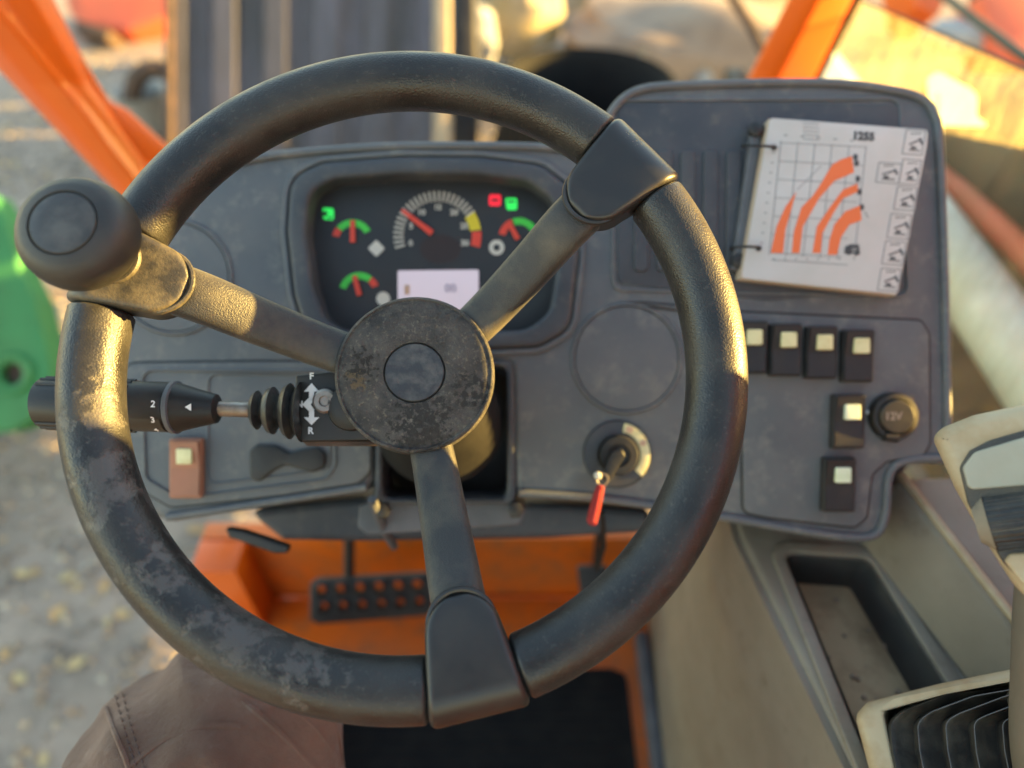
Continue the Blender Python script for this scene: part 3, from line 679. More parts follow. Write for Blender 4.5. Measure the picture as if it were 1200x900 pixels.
# cluster surround
hood_o = roundpoly([(340, 208), (378, 190), (470, 183), (565, 184), (635, 193), (672, 222), (678, 300), (668, 385), (632, 406), (520, 411), (400, 410), (360, 398), (344, 345), (336, 270)], 34, 6)
dpx('cluster_hood', hood_o, -.03, .006, M['dash_dark'], dash, bev=.004, holes=[roundpoly([(362, 224), (392, 209), (470, 203), (560, 204), (620, 212), (650, 236), (655, 300), (645, 365), (618, 386), (520, 391), (412, 388), (382, 378), (366, 335), (358, 275)], 34, 6)], hbev=.004)
fr1 = lip('cluster_trim', hood_o, -.0055, -.001, .003, M['dash'], bev=.0012)
CH = -.018
face = dpx('instrument_cluster', [(338, 190), (680, 190), (680, 412), (338, 412)], -.030, CH, M['face'], dash, r=10, bev=.001)
def cl(name, px, m, dh=.0006, **k): return dpx(name, px, CH - .001, CH + dh, m, face, bev=0, **k)
tx, ty_ = 513, 276
def cpt(px, py, h=CH + .001): (x, y), = loc([(px, py)], DD - h); return FD(x, y, h)
bm = bmesh.new()
fdh = FD
def ticks(a0, a1, n, r0, r1, wd, cx=tx, cy=ty_, bmm=None):
    for i in range(n):
        a = rad(a0 + (a1 - a0) * i / (n - 1)); c, s = math.cos(a), math.sin(a)
        q = [(cx + c * r0 + s * wd, cy - s * r0 + c * wd), (cx + c * r1 + s * wd, cy - s * r1 + c * wd), (cx + c * r1 - s * wd, cy - s * r1 - c * wd), (cx + c * r0 - s * wd, cy - s * r0 - c * wd)]
        slab_bm(bmm, FD, loc(q, DD - CH), CH - .001, CH + .0008, 0)
ticks(196, 34, 25, 40, 52, 1.0, bmm=bm)
from_bm('tick_marks', bm, M['ivory'], face)
def arcpoly(cx, cy, a0, a1, r0, r1, n=14):
    A = [(cx + r1 * math.cos(rad(a0 + (a1 - a0) * i / n)), cy - r1 * math.sin(rad(a0 + (a1 - a0) * i / n))) for i in range(n + 1)]
    B = [(cx + r0 * math.cos(rad(a0 + (a1 - a0) * i / n)), cy - r0 * math.sin(rad(a0 + (a1 - a0) * i / n))) for i in range(n + 1)]
    return A + B[::-1]
cl('dial_arc', arcpoly(tx, ty_, 33, 8, 38, 51), M['yellowp']); cl('dial_arc', arcpoly(tx, ty_, 6, -16, 40, 51), M['redn'])
ra = 33
for i, s in enumerate(('0', '5', '10', '15', '20', '25', '30')):
    a = rad(196 - i * 212 / 6)
    lettering('dial_number', s, Frame(cpt(tx + ra * math.cos(a), ty_ - ra * math.sin(a)), RT, UP, -FW), .0066, M['ivory'], face, bold=.0002)
def needle(name, x0, y0, x1, y1, w0, w1, m=M['redn']):
    d = V((x1 - x0, y1 - y0)).normalized(); n = V((-d.y, d.x))
    return dpx(name, [(x0 + n.x * w0, y0 + n.y * w0), (x1 + n.x * w1, y1 + n.y * w1), (x1 - n.x * w1, y1 - n.y * w1), (x0 - n.x * w0, y0 - n.y * w0)], CH + .0012, CH + .0022, m, face, bev=.0002)
needle('needle', 506, 273, 471, 246, 3.6, 2.2)
cl('dial_centre', circ(516, 292, 24, 28, 17), M['face_red'], .0003)
for (cx, cy, g0, g1, r0, r1, nx_, ny_) in ((413, 281, 140, 28, 168, 142, 413, 256), (421, 343, 165, 52, 50, 22, 417, 322), (608, 279, 108, 12, 168, 112, 594, 256)):
    cl('gauge_arc', arcpoly(cx, cy, g0, g1, 16, 24), M['greenp']); cl('gauge_arc', arcpoly(cx, cy, r0, r1, 16, 24), M['redn'])
cl('telltale_lamp', roundpoly([(378, 243), (391, 244), (391, 258), (379, 257)], 3), M['lampg'])
cl('telltale_lamp', roundpoly([(573, 228), (587, 228), (587, 241), (573, 241)], 3), M['lampr'])
cl('telltale_lamp', roundpoly([(592, 232), (606, 232), (606, 246), (594, 246)], 3), M['lampg'])
cl('telltale_mark', [(376, 250), (382, 246), (382, 249), (385, 250), (382, 252), (382, 255)], M['face'], .0009); cl('telltale_mark', box_pts(576, 233, 584, 236), M['face'], .0009); cl('telltale_mark', box_pts(384, 254, 389, 256), M['face'], .0009); cl('telltale_mark', box_pts(595, 235, 603, 237), M['face'], .0009)
needle('needle', 413, 284, 413, 258, 3.2, 2.6); needle('needle', 421, 346, 415, 323, 3.2, 2.6); needle('needle', 607, 280, 597, 262, 3.2, 2.6)
cl('warning_symbol', roundpoly([(441, 281), (451, 291), (441, 301), (431, 291)], 2), M['ivory'])
cl('warning_symbol', circ(582, 290, 9, 18), M['ivory']); cl('warning_symbol', circ(449, 350, 8, 18), M['ivory'])
cl('warning_symbol_core', circ(582, 290, 4, 12), M['face'], .0009)
scr = dpx('screen', [(466, 317), (561, 316), (561, 364), (466, 364)], CH - .001, CH + .001, M['lcd'], face, r=2, bev=.0002)
lettering('screen_text', '00', Frame(cpt(528, 338, CH + .0015), RT, UP, -FW), .010, M['lcdt'], face)
cl('screen_icon', box_pts(474, 334, 480, 345), M['tan'], .0014)
# blank round covers
def blank(px, py, r):
    c = dpt(px, py); s = (DD) / FP * r
    return lathe('blank_cover', Frame(c, RT, UP, -FW), [(s * 1.05, -.001), (s * 1.05, .0002), (s * 1.02, .0022), (s * .985, .0022), (s * .96, -.0004), (s * .95, .0012), (s * .8, .0016), (0, .0018)], M['dash'], dash, 56)
blank(734, 420, 63); blank(205, 325, 66)
# document recess insert with ribs
rec = dpx('document_insert', [(724, 122), (800, 118), (1050, 122), (1056, 130), (1060, 340), (900, 352), (724, 332)], -.001, .0014, M['dash_dark'], dash, r=8, bev=.0006)
for i in range(5):
    x = 752 + i * 27
    dpx('insert_rib', [(x - 8, 175), (x + 9, 175), (x + 8, 318), (x - 9, 318)], .001, .0040, M['dash_dark'], rec, r=7, bev=.0012)
lip('dash_lip', roundpoly([(722, 120), (1052, 118), (1062, 344), (722, 336)], 10), -.0035, -.001, .0022, M['dash'], bev=.0009)
# sub panels
def outline_panel(name, px, h=.0022, r=8):
    q = roundpoly(px, r, 4)
    p_ = dpx(name, q, -.001, h, M['dash'], dash, bev=.0010)
    ql = loc(q, DD - h); ql = ql if area(ql) > 0 else ql[::-1]
    slab('panel_groove', FD, inset(ql, -.0018), -.001, .0006, M['black'], p_, 0, holes=[inset(ql, .0006)])
    return p_
sp_ = outline_panel('switch_panel', [(700, 350), (870, 366), (1080, 376), (1089, 392), (1090, 520), (1082, 534), (1040, 540), (1022, 556), (1016, 606), (1002, 618), (900, 606), (872, 600), (868, 372)], r=10)
lp = outline_panel('lower_panel', [(146, 426), (300, 424), (392, 424), (434, 440), (434, 552), (420, 566), (330, 580), (200, 594), (158, 570), (150, 500)], r=14)
lip('dash_lip', roundpoly([(168, 436), (388, 438), (390, 545), (380, 560), (210, 582), (172, 560)], 12), -.0028, -.0008, .0042, M['dash'], par=lp, bev=.001, h0=.001)
lip('dash_lip', roundpoly([(245, 440), (385, 440), (384, 548), (330, 556), (245, 566)], 10), -.002, -.0004, .0036, M['dash'], par=lp, bev=.0008, h0=.001)
for seg_ in ([(700, 176), (708, 150), (722, 124), (748, 106), (800, 100), (960, 97), (1040, 105), (1080, 116), (1095, 136), (1100, 165), (1106, 300), (1110, 480), (1108, 536)],
             [(196, 606), (330, 586), (430, 571)], [(608, 578), (690, 583), (760, 592), (860, 608), (940, 622), (1014, 630), (1036, 610), (1042, 556), (1062, 540), (1108, 536)],
             [(262, 194), (330, 181), (450, 172), (560, 171), (640, 173), (692, 180)]):
    tube('edge_bead', catmull([dpt(x, y, .001) for x, y in seg_], 5), .0034, M['dash'], dash, 12)
# rocker switches: body in a frame, icon lens on the upper half
def rocker(cx, cy, w_, h_, m, lens, lx, ly, tilt=0.03):
    q = [(cx - w_ / 2, cy - h_ / 2), (cx + w_ / 2, cy - h_ / 2), (cx + w_ / 2, cy + h_ / 2), (cx - w_ / 2, cy + h_ / 2)]
    q = [(x - (y - cy) * tilt, y) for x, y in q]
    body = dpx('rocker_switch', q, .001, .0085, m, dash, r=3, bev=.0012)
    qi = [(cx + (x - cx) * .86, cy + (y - cy) * .9) for x, y in q]
    bm = bmesh.new()
    l = loc(qi, DD - .010); mid_ = [((l[0][0] + l[3][0]) / 2, (l[0][1] + l[3][1]) / 2), ((l[1][0] + l[2][0]) / 2, (l[1][1] + l[2][1]) / 2)]
    v = [bm.verts.new(FD(*l[0], .0135)), bm.verts.new(FD(*l[1], .0135)), bm.verts.new(FD(*mid_[1], .0100)), bm.verts.new(FD(*mid_[0], .0100)),
         bm.verts.new(FD(*l[2], .0115)), bm.verts.new(FD(*l[3], .0115))]
    b = [bm.verts.new(FD(*c_, .006)) for c_ in (l[0], l[1], mid_[1], mid_[0], l[2], l[3])]
    bm.faces.new((v[0], v[1], v[2], v[3])); bm.faces.new((v[3], v[2], v[4], v[5]))
    bm.faces.new((b[0], b[1], v[1], v[0])); bm.faces.new((b[5], b[4], v[4], v[5]))
    bm.faces.new((b[0], v[0], v[3], b[3])); bm.faces.new((b[3], v[3], v[5], b[5])); bm.faces.new((b[1], b[2], v[2], v[1])); bm.faces.new((b[2], b[4], v[4], v[2]))
    bmesh.ops.recalc_face_normals(bm, faces=bm.faces)
    from_bm('rocker_cap', bm, m, body, recalc=False, smooth=False)
    dpx('icon_lens', [(lx - 9, ly - 9), (lx + 9, ly - 9), (lx + 9, ly + 9), (lx - 9, ly + 9)], .010, .0142, lens, body, r=2, bev=.0006)
    return body
r0 = rocker(1006, 417, 37, 62, M['black'], M['cream'], 1011, 405)
r0['label'] = 'black rocker switch at the right end of the row of four'
pos = [(963, 413, M['cream'], 'black rocker switch third in the row of four'), (921, 410, M['cream'], 'black rocker switch second in the row of four'), (881, 407, M['cream'], 'black rocker switch half hidden by the wheel rim')]
for x, y, m, lb in pos:
    c = copy_tree(r0, dash, dpt(x, y, .01) - dpt(1006, 417, .01), label=lb)
for x, y, lb in ((995, 494, 'lone black rocker switch left of the power socket'), (984, 568, 'lowest black rocker switch near the bottom corner')):
    b = rocker(x, y, 38, 64, M['black'], M['cream_g'], x + 5, y - 11); b['label'] = lb
b = rocker(217, 549, 38, 70, M['copper'], M['cream'], 215, 535, 0); b['label'] = 'copper brown rocker switch on the lower left panel'
for x, y in ((897, 414), (1018, 483)):
    dpx('status_light', circ(x, y, 2.4, 10), .002, .0034, M['white'], dash, bev=.0004)
# 12 V socket
c = dpt(1046, 488, .004)
so_ = lathe('power_socket', Frame(c, RT, UP, -FW), [(.0195, -.004), (.0192, .003), (.0178, .0055), (.0150, .0060), (.0142, .0045), (.0135, .0075), (.0125, .0085), (0, .0088)], M['black'], dash, 40)
lettering('socket_print', '12V', Frame(dpt(1047, 488, .0134), RT, UP, -FW), .0085, M['zinc'], so_, bold=.0003)
tube('socket_tab', [dpt(1036, 511, .008), dpt(1052, 513, .008)], .004, M['black'], so_, 10)
# black blank shape on the lower panel
bk = roundpoly([(292, 528), (300, 521), (322, 522), (338, 531), (352, 527), (372, 524), (382, 532), (380, 548), (366, 554), (350, 550), (334, 545), (320, 552), (302, 566), (292, 560)], 9, 4)
dpx('blank_plug', bk, .001, .006, M['black'], dash, bev=.002, label='black double rounded blank plug')
# ignition switch
c = dpt(723, 532); ig = lathe('ignition_switch', Frame(c, RT, UP, -FW), [(.0275, -.001), (.0272, .0018), (.0262, .0026), (.0250, .0014), (.0155, .0016), (.0158, .010), (.0146, .0125), (.0090, .013), (.0085, .010), (0, .010)], M['black'], dash, 44)
c2 = dpt(724, 533, .010)
lathe('ignition_plate', Frame(dpt(722, 532), RT, UP, -FW), [(.0265, .0018), (.0262, .0034), (.0160, .0038)], M['dash_dark'], ig, 40)
dpx('switch_label', arcpoly(724, 533, 78, -42, 27, 38, 20), .0035, .0046, M['cream'], ig, bev=.0003)
dpx('label_mark', arcpoly(724, 533, 72, 58, 29, 36, 5), .0045, .005, M['tan'], ig, bev=0); dpx('label_mark', arcpoly(724, 533, 30, 20, 29, 36, 4), .0045, .005, M['tan'], ig, bev=0)
key = root('ignition_key', 'ignition key in its lock with a hanging red tag', 'key', dpt(724, 533, .02))
dpx('key_bow', [(717, 530), (729, 526), (733, 534), (714, 566), (704, 562)], .020, .0235, M['black'], key, r=4, bev=.001)
tube('key_blade', [dpt(724, 532, .006), dpt(723, 535, .022)], .003, M['steel'], key, 8)
tube('key_ring', [dpt(706 + 6.5 * math.cos(a), 562 + 7 * math.sin(a), .0245) for a in [i * math.pi / 12 for i in range(24)]], .0007, M['steel'], key, 6, closed=True)
dpx('ring_bead', circ(701, 558, 4.5, 14), .024, .029, M['ivory'], key, bev=.0015)
dpx('red_tag', [(701, 568), (709, 570), (706, 588), (700, 614), (697, 617), (690, 615), (688, 610), (694, 586)], .022, .0275, M['red'], key, r=4, bev=.0016)
dpx('tag_groove', [(703, 574), (705, 574), (697, 613), (694, 612)], .027, .0281, M['redn'], key, bev=.0003)

# column opening, gaiter and bracket
dpx('column_recess', [(440, 420), (604, 420), (606, 590), (436, 590)], -.09, -.055, M['black'], dash, r=10, bev=.003)
dpx('recess_frame', roundpoly([(441, 421), (603, 421), (605, 592), (438, 592)], 14), -.05, .001, M['dash_dark'], dash, bev=.003, holes=[roundpoly([(449, 430), (594, 430), (594, 584), (448, 584)], 12)])
col_ = root('steering_column', 'dirty grey steering column and rubber gaiter behind the hub', 'steering column', WF(0, 0, HUBZ - .10))
lathe('column_tube', sub(WF, 0, 0, HUBZ), [(.022, -.02), (.018, -.07), (.019, -.075), (.019, -.10), (.018, -.105), (.022, -.16), (0, -.16)], M['mat'], col_, 40)
prof = []
for i in range(7):
    z = -.088 - i * .011; prof += [(.027 + i * .0034, z), (.033 + i * .0034, z - .005)]
lathe('column_gaiter', sub(WF, .004, -.006, HUBZ), prof, M['mat'], col_, 48)
pslab('column_bracket', [(420, 592), (440, 585), (600, 585), (618, 596), (610, 616), (430, 628), (418, 618)], .60, -.05, .006, M['rubbergrey'], col_, r=6, bev=.003)
for x in (448, 604): lathe('bracket_bolt', Frame(P(x, 598, .578), RT, UP, -FW), [(.007, -.004), (.007, .0005), (.005, .0015), (0, .0015)], M['black'], col_, 6)
tube('bracket_strut', [P(436, 585, .57), P(450, 622, .60), P(462, 640, .66)], .004, M['rubbergrey'], col_, 8)
pslab('lower_cowl', [(285, 598), (420, 583), (620, 588), (760, 598), (770, 624), (640, 632), (420, 636), (330, 634)], .66, -.10, 0, M['dash_dark'], dash, r=10, bev=.008)
lv = root('release_lever', 'short black lever pointing down under the left of the dashboard', 'lever', P(266, 622, .62))
pslab('lever_blade', [(262, 618), (285, 622), (338, 640), (336, 649), (322, 649), (268, 630)], .60, 0, .008, M['black'], lv, r=4, bev=.002)
hk = tube('key_cable', [P(706, 600, .62), P(708, 640, .66), P(700, 668, .70)], .0022, M['black'], None, 8, at=P(706, 600, .62)); tagt(hk, 'thin black cable hanging under the ignition switch', 'cable')

# ------------------------------------------------------------------ load chart booklet
bk_ = root('load_chart_booklet', 'white laminated load chart booklet with orange curves clipped to the dashboard', 'booklet', dpt(975, 240, .01))
BH = .016
card = [(903, 138), (1088, 152), (1086, 172), (1052, 345), (869, 326)]
dpx('card_stack', [(900, 139), (1085, 153), (1083, 172), (1050, 347), (866, 327)], .005, BH - .0012, M['cardedge'], bk_, r=3, bev=.0004)
cd = dpx('front_card', card, BH - .001, BH, M['card'], bk_, r=5, bev=.0003)
def pr(name, px, m, dh=.0004): return dpx(name, px, BH - .0002, BH + dh, m, cd, bev=0)
def crop(pts): return [(850 + x / 3.912, 120 + y / 3.913) for x, y in pts]
for b_ in ([(208, 690), (265, 690), (275, 585), (300, 500), (325, 410), (275, 480), (235, 570)],
           [(305, 690), (340, 690), (355, 570), (430, 440), (500, 360), (590, 320), (580, 245), (530, 262), (490, 285), (440, 370), (400, 430), (350, 480), (315, 590)],
           [(400, 690), (437, 690), (445, 600), (500, 500), (540, 440), (610, 408), (605, 372), (540, 400), (480, 480), (420, 570)],
           [(470, 698), (512, 698), (530, 620), (570, 560), (625, 540), (618, 472), (550, 500), (500, 560), (478, 630)]):
    pr('chart_band', crop(b_), M['chart'])
bm = bmesh.new()
def line(bmm, a, b, wd):
    a, b = V(a), V(b); d = (b - a).normalized(); n = V((-d.y, d.x)) * wd
    slab_bm(bmm, FD, loc([(a + n)[:], (b + n)[:], (b - n)[:], (a - n)[:]], DD - BH), BH - .0002, BH + .0002, 0)
def cq(x, y): return (850 + x / 3.912, 120 + y / 3.913)
for i in range(6): line(bm, cq(255 + i * 78, 175 + i * 6), cq(200 + i * 78, 700 + i * 5), .45)
for i in range(7): line(bm, cq(250 - i * 8, 185 + i * 84), cq(650 - i * 16 - max(0, i - 4) * 10, 205 + i * 84), .4)
line(bm, cq(330, 400), cq(440, 290), .4); line(bm, cq(640, 500), cq(655, 530), .6)
for k in range(7): line(bm, cq(225 + k * 50, 712), cq(223 + k * 50, 724), .6)
for k in range(5): line(bm, cq(355, 95 + k * 18), cq(430, 100 + k * 18), .5)
line(bm, cq(210, 722), cq(560, 745), .5)
for k in range(10): line(bm, cq(214 - k * 6, 230 + k * 46), cq(226 - k * 6, 231 + k * 46), .7)
for k in range(5): line(bm, cq(268 + k * 76, 150 + k * 6), cq(284 + k * 76, 151 + k * 6), .7)
from_bm('chart_grid', bm, M['grid'], cd, smooth=False)
ca = math.atan2(-(152 - 138), 185)
lettering('chart_title', '1255', Frame(dpt(1012, 160, BH + .0003), RT, UP, -FW), .0088, M['ink'], cd, ang=ca, bold=.0005)
for i, (x, y) in enumerate(((597, 250), (602, 278), (608, 350), (616, 410), (626, 480))): pr('chart_point', [cq(*q) for q in circ(x, y, 11, 10, 15)], M['ink'])
pr('machine_icon', [cq(*q) for q in ((545, 690), (550, 660), (575, 650), (612, 652), (618, 695), (600, 704), (590, 690), (566, 700))], M['ink'])
lettering('machine_icon_print', '25', Frame(dpt(*cq(590, 676), BH + .0008), RT, UP, -FW), .004, M['card'], cd, ang=ca)
bm = bmesh.new()
def rect(bmm, x0, y0, x1, y1, sk=-.18, wd=.6):
    q = [(x0, y0), (x1, y0 + (x1 - x0) * .075), (x1 + (y1 - y0) * sk, y1 + (x1 - x0) * .075), (x0 + (y1 - y0) * sk, y1)]
    for i in range(4): line(bmm, q[i - 1], q[i], wd)
    return q
rect(bm, *cq(705, 275), *cq(810, 365))
tb0 = [(830, 125, 925, 235), (815, 260, 905, 372), (790, 385, 885, 490), (760, 510, 860, 620), (735, 635, 835, 740), (715, 760, 812, 860)]
for q in tb0: rect(bm, *cq(q[0], q[1]), *cq(q[2] - 6, q[3]))
from_bm('tab_outline', bm, M['grid'], cd, smooth=False)
bm = bmesh.new()
for (x0, y0, x1, y1) in tb0 + [(705, 275, 810, 365)]:
    h_ = y1 - y0; cx_ = (x0 + x1) / 2
    line(bm, cq(x0 + 14, y0 + h_ * .62), cq(x1 - 26, y0 + h_ * .40), .9)
    line(bm, cq(x1 - 34, y0 + h_ * .35), cq(x1 - 22, y0 + h_ * .62), 1.2)
    line(bm, cq(x0 + 12, y0 + h_ * .84), cq(x1 - 34, y0 + h_ * .88), .7)
    line(bm, cq(x0 + 20, y0 + h_ * .74), cq(x0 + 44, y0 + h_ * .76), 1.5)
    for q_ in range(3): line(bm, cq(x0 + 22 + q_ * 16, y0 + h_ * .16), cq(x0 + 32 + q_ * 16, y0 + h_ * .17), .7)
from_bm('tab_icon', bm, M['ink'], cd, smooth=False)
for k, (x0, y0, x1, y1) in enumerate(tb0):      # stepped index tabs behind the front card
    a = cq(x1 - 6, y0 + 2); b = cq(x1 - 26, y1 + 2)
    dpx('index_tab', [(a[0] - 14, a[1]), (a[0] + 1.5 - k * .3, a[1] + .6), (b[0] + 1.5 + 1.2, b[1]), (b[0] - 12, b[1] - 1)], BH - .004 + k * .0002, BH - .0016, M['card'], bk_, bev=.0002)
for (x, y, x2, y2) in ((907, 173, 872, 170), (889, 291, 858, 290)):
    tube('binder_ring', catmull([dpt(x, y, BH - .002), dpt(x + 1, y - 1, BH + .004), dpt((x + x2) / 2, y - 2, BH + .010), dpt(x2, y2, BH + .002), dpt(x2 - 1, y2 + 2, .004)], 6), .0011, M['black'], bk_, 8)
    dpx('punch_hole', circ(x, y, 3.6, 12), BH - .0002, BH + .0003, M['ink'], bk_, bev=0)
dpx('binder_bar', [(882, 148), (894, 150), (872, 318), (858, 316)], .001, .010, M['rubbergrey'], bk_, r=4, bev=.002)
for (x, y) in ((886, 152), (866, 306)): lathe('bar_screw', Frame(dpt(x, y, .010), RT, UP, -FW), [(.0062, -.002), (.006, .002), (.004, .0035), (0, .0035)], M['black'], bk_, 16)

# ================================================================== STEERING WHEEL
sw = root('steering_wheel', 'worn black three spoke steering wheel', 'steering wheel', WC)
def rot(a): c, s = math.cos(a), math.sin(a); return Frame(WC, WX * c + WY * s, WY * c - WX * s, WN)
TW = [WA + k * 2 * math.pi / 3 for k in range(3)]
GAP = rad(8.7)
for k in range(3):
    a0 = TW[k] + GAP; a1 = TW[(k + 1) % 3] + (2 * math.pi if k == 2 else 0) - GAP
    n = 90; path = []; rr_ = []
    for i in range(n + 1):
        a = a0 + (a1 - a0) * i / n; path.append(WF(WR * math.cos(a), WR * math.sin(a), 0)); rr_.append(WT)
    e = [.80, .93, .985]
    t0 = (path[0] - path[1]).normalized(); t1 = (path[-1] - path[-2]).normalized()
    pre = [path[0] + t0 * d for d in (.0026, .0018, .0008)]; post = [path[-1] + t1 * d for d in (.0008, .0018, .0026)]
    path = [pre[0] + t0 * .006] + pre + path + post + [post[-1] + t1 * .006]; rr_ = [WT * .8] + [WT * q for q in e] + rr_ + [WT * q for q in e[::-1]] + [WT * .8]
    tube('rim_grip', path, rr_, M['rim'], sw, 40, ref=WN)
def pad(a, m):
    F = rot(a); bm = bmesh.new(); rt = WT + .0007; cl_ = []
    for i in range(18):
        ph = rad(-75 + 165 * i / 17); cl_.append((WR + rt * math.cos(ph), rt * math.sin(ph), ph))
    rend = .1275
    for i in range(1, 25):
        s = i / 24; r = WR - (WR - rend) * s
        cl_.append((r, rt - .0035 * s - .004 * s * s, math.pi / 2 + .12 * s))
    rows = []; b = .0036; NU = 24
    for (r, z, ph) in cl_:
        if r > .148: wd = .0212 + (r - .148) / (WR + rt - .148) * .0045
        else: wd = .0168 + (.0212 - .0168) * (3 * ((r - .140) / .008) ** 2 - 2 * ((r - .140) / .008) ** 3 if r > .140 else 0)
        wd = .0166 + .0090 * max(0, min(1, (r - .130) / .056)) ** .85
        if r < rend + .0155: wd *= math.sqrt(max(0.0, 1 - ((rend + .0155 - r) / .0156) ** 2)) ** .9
        wd = max(wd, .0004)
        de = max(0, (r - rend))
        row = []
        us = [-1 + 2 * j / NU for j in range(NU + 1)]
        us = [math.copysign(1 - (1 - abs(u)) ** 1.6, u) for u in us]
        nx_, nz_ = math.cos(ph), math.sin(ph)
        def pt(u, extra):
            d = (1 - abs(u)) * wd
            if z > 0 and r < WR: d = min(d, de + .0002)
            dr = (b - math.sqrt(max(0, b * b - (b - d) ** 2))) if d < b else 0
            dr += extra
            return F(r - nx_ * dr, u * wd, z - nz_ * dr)
        row.append(pt(-1, .016 if r < WR else .006)); row.append(pt(-1, .005)); row += [pt(u, 0) for u in us]; row.append(pt(1, .005)); row.append(pt(1, .016 if r < WR else .006))
        rows.append([bm.verts.new(p) for p in row])
    for A, B in zip(rows, rows[1:]):
        for j in range(len(A) - 1): bm.faces.new((A[j], A[j + 1], B[j + 1], B[j]))
    bm.faces.new(rows[-1]); bm.faces.new(rows[0]); bm.faces.new([r_[0] for r_ in rows] ); bm.faces.new([r_[-1] for r_ in rows])
    p_ = from_bm('spoke_cover', bm, m, sw)
    # the cover's edge bead under the tongue
    tube('cover_seam', [F(rend + .0155 - .0172 * math.sin(t), .0172 * math.cos(t), .0085) for t in [i * math.pi / 16 for i in range(17)]], .0016, m, p_, 8, ref=WN)
    return p_
for k in range(3): pad(TW[k], M['clamp'] if k == 1 else M['pad'])
def superell(a, b, e, n=28):
    out = []
    for j in range(n):
        t = 2 * math.pi * j / n + .001
        out.append((a * math.copysign(abs(math.cos(t)) ** (2 / e), math.cos(t)), b * math.copysign(abs(math.sin(t)) ** (2 / e), math.sin(t))))
    return out
for k in range(3):
    F = rot(TW[k]); ctl = [F(.030, 0, HUBZ - .013), F(.060, 0, HUBZ - .007), F(.095, 0, HUBZ + .010), F(.125, 0, -.0035), F(.155, 0, 0.001)]
    path = catmull(ctl, 8); n = len(path)
    rr_ = [.0128 + .0022 * (i / (n - 1)) for i in range(n)]
    tube('spoke', path, rr_, M['spoke'], sw, ref=WN, sect=superell(1, .60, 3.0))
hubf = sub(WF, 0, 0, HUBZ)
hub = lathe('hub', hubf, [(.020, -.040), (.030, -.026), (.0452, -.0195), (.0474, -.0175), (.0482, -.012), (.0482, -.004), (.0480, -.0010), (.0472, .0003), (.0462, .0006), (.0456, -.0004), (.0448, -.0003), (.0440, .0003),
                          (.036, .0008), (.028, .0016), (.0195, .0020), (.0187, .0016), (.0184, -.0002), (.0182, -.0006), (.010, -.0007), (0, -.0007)], M['hub'], sw, 96)
lathe('hub_cap', hubf, [(.0180, -.001), (.0179, .0011), (.0173, .0018), (.010, .0021), (0, .0022)], M['hubcap'], hub, 64)
for a in (20, 97, 200, 310):
    pass
# spinner knob on the upper left spoke
kd = (P(137, 306, 1) - CAM); t_ = (WF(0, 0, .012) - CAM).dot(WN) / kd.dot(WN); kb = CAM + kd * t_
KF = Frame(kb, WX, WY, WN)
KH = .004
knob = lathe('spinner_knob', KF, [(r, z + (KH if z > .005 else 0)) for r, z in [(.0130, .000), (.0126, .004), (.0120, .018), (.0150, .0215), (.0225, .0225), (.0270, .0250), (.0283, .0285), (.0285, .0335), (.0274, .0395), (.0246, .0440), (.0205, .0466), (.0168, .0474),
                                  (.0163, .0466), (.0160, .0466), (.0158, .0474), (.0154, .0477)]], M['knob'], sw, 72)
lathe('knob_disc', KF, [(r, z + KH) for r, z in [(.0158, .0464), (.0156, .0474), (.0145, .0478), (.008, .0481), (0, .0482)]], M['knobdisc'], knob, 64)
lathe('knob_collar', KF, [(.0150, -.003), (.0150, .0045), (.0142, .0055), (.0128, .0055)], M['clamp'], knob, 48)

# ================================================================== DIRECTION STALK
st = root('indicator_stalk', 'black indicator and gear stalk with ribbed grip left of the column', 'control stalk', P(300, 480, .47))
DS = .46
def sp2(px, py, d=DS): return P(px, py, d)
A0, A1 = sp2(49, 472), sp2(345, 482)
ax = (A1 - A0).normalized(); ay = UP; az = ax.cross(ay).normalized()
LS = (A1 - A0).length / 316
SF = Frame(A0, UP, az, ax)
def pxr(a): return a * DS / FP
lathe('grip', SF, [(0, 0), (pxr(24), 0), (pxr(29), .0015), (pxr(29.5), .004), (pxr(29.5), LS * 160), (pxr(27), LS * 163)], M['black'], st, 60)
for i in range(18):
    a = i * 2 * math.pi / 18
    F = Frame(A0 + UP * (math.cos(a) * pxr(29.3)) + az * (math.sin(a) * pxr(29.3)), UP, az, ax)
    if abs(a - math.pi / 2) < .7 or abs(a - 3 * math.pi / 2) < .7: continue
    tube('grip_rib', [F(0, 0, .003), F(0, 0, LS * 118)], .0013, M['black'], st, 8)
lathe('grip_ring', SF, [(pxr(28), LS * 163), (pxr(31), LS * 165), (pxr(31), LS * 170), (pxr(28), LS * 172)], M['rubbergrey'], st, 48)
lathe('stalk_cone', SF, [(pxr(29), LS * 171), (pxr(28), LS * 175), (pxr(22), LS * 198), (pxr(17), LS * 219), (pxr(12), LS * 222), (pxr(9.5), LS * 223)], M['black'], st, 48)
lathe('stalk_rod', SF, [(pxr(9), LS * 215), (pxr(9), LS * 272)], M['steel'], st, 24)
prof = []
for i, (r, x) in enumerate(((13, 262), (20, 266), (23, 270), (15, 275), (18, 279), (26, 284), (28, 290), (18, 296), (20, 300), (29, 305), (33, 311), (24, 317), (30, 321), (36, 326), (20, 328))): prof.append((pxr(r), LS * x))
lathe('stalk_gaiter', SF, prof, M['bellows'], st, 36)
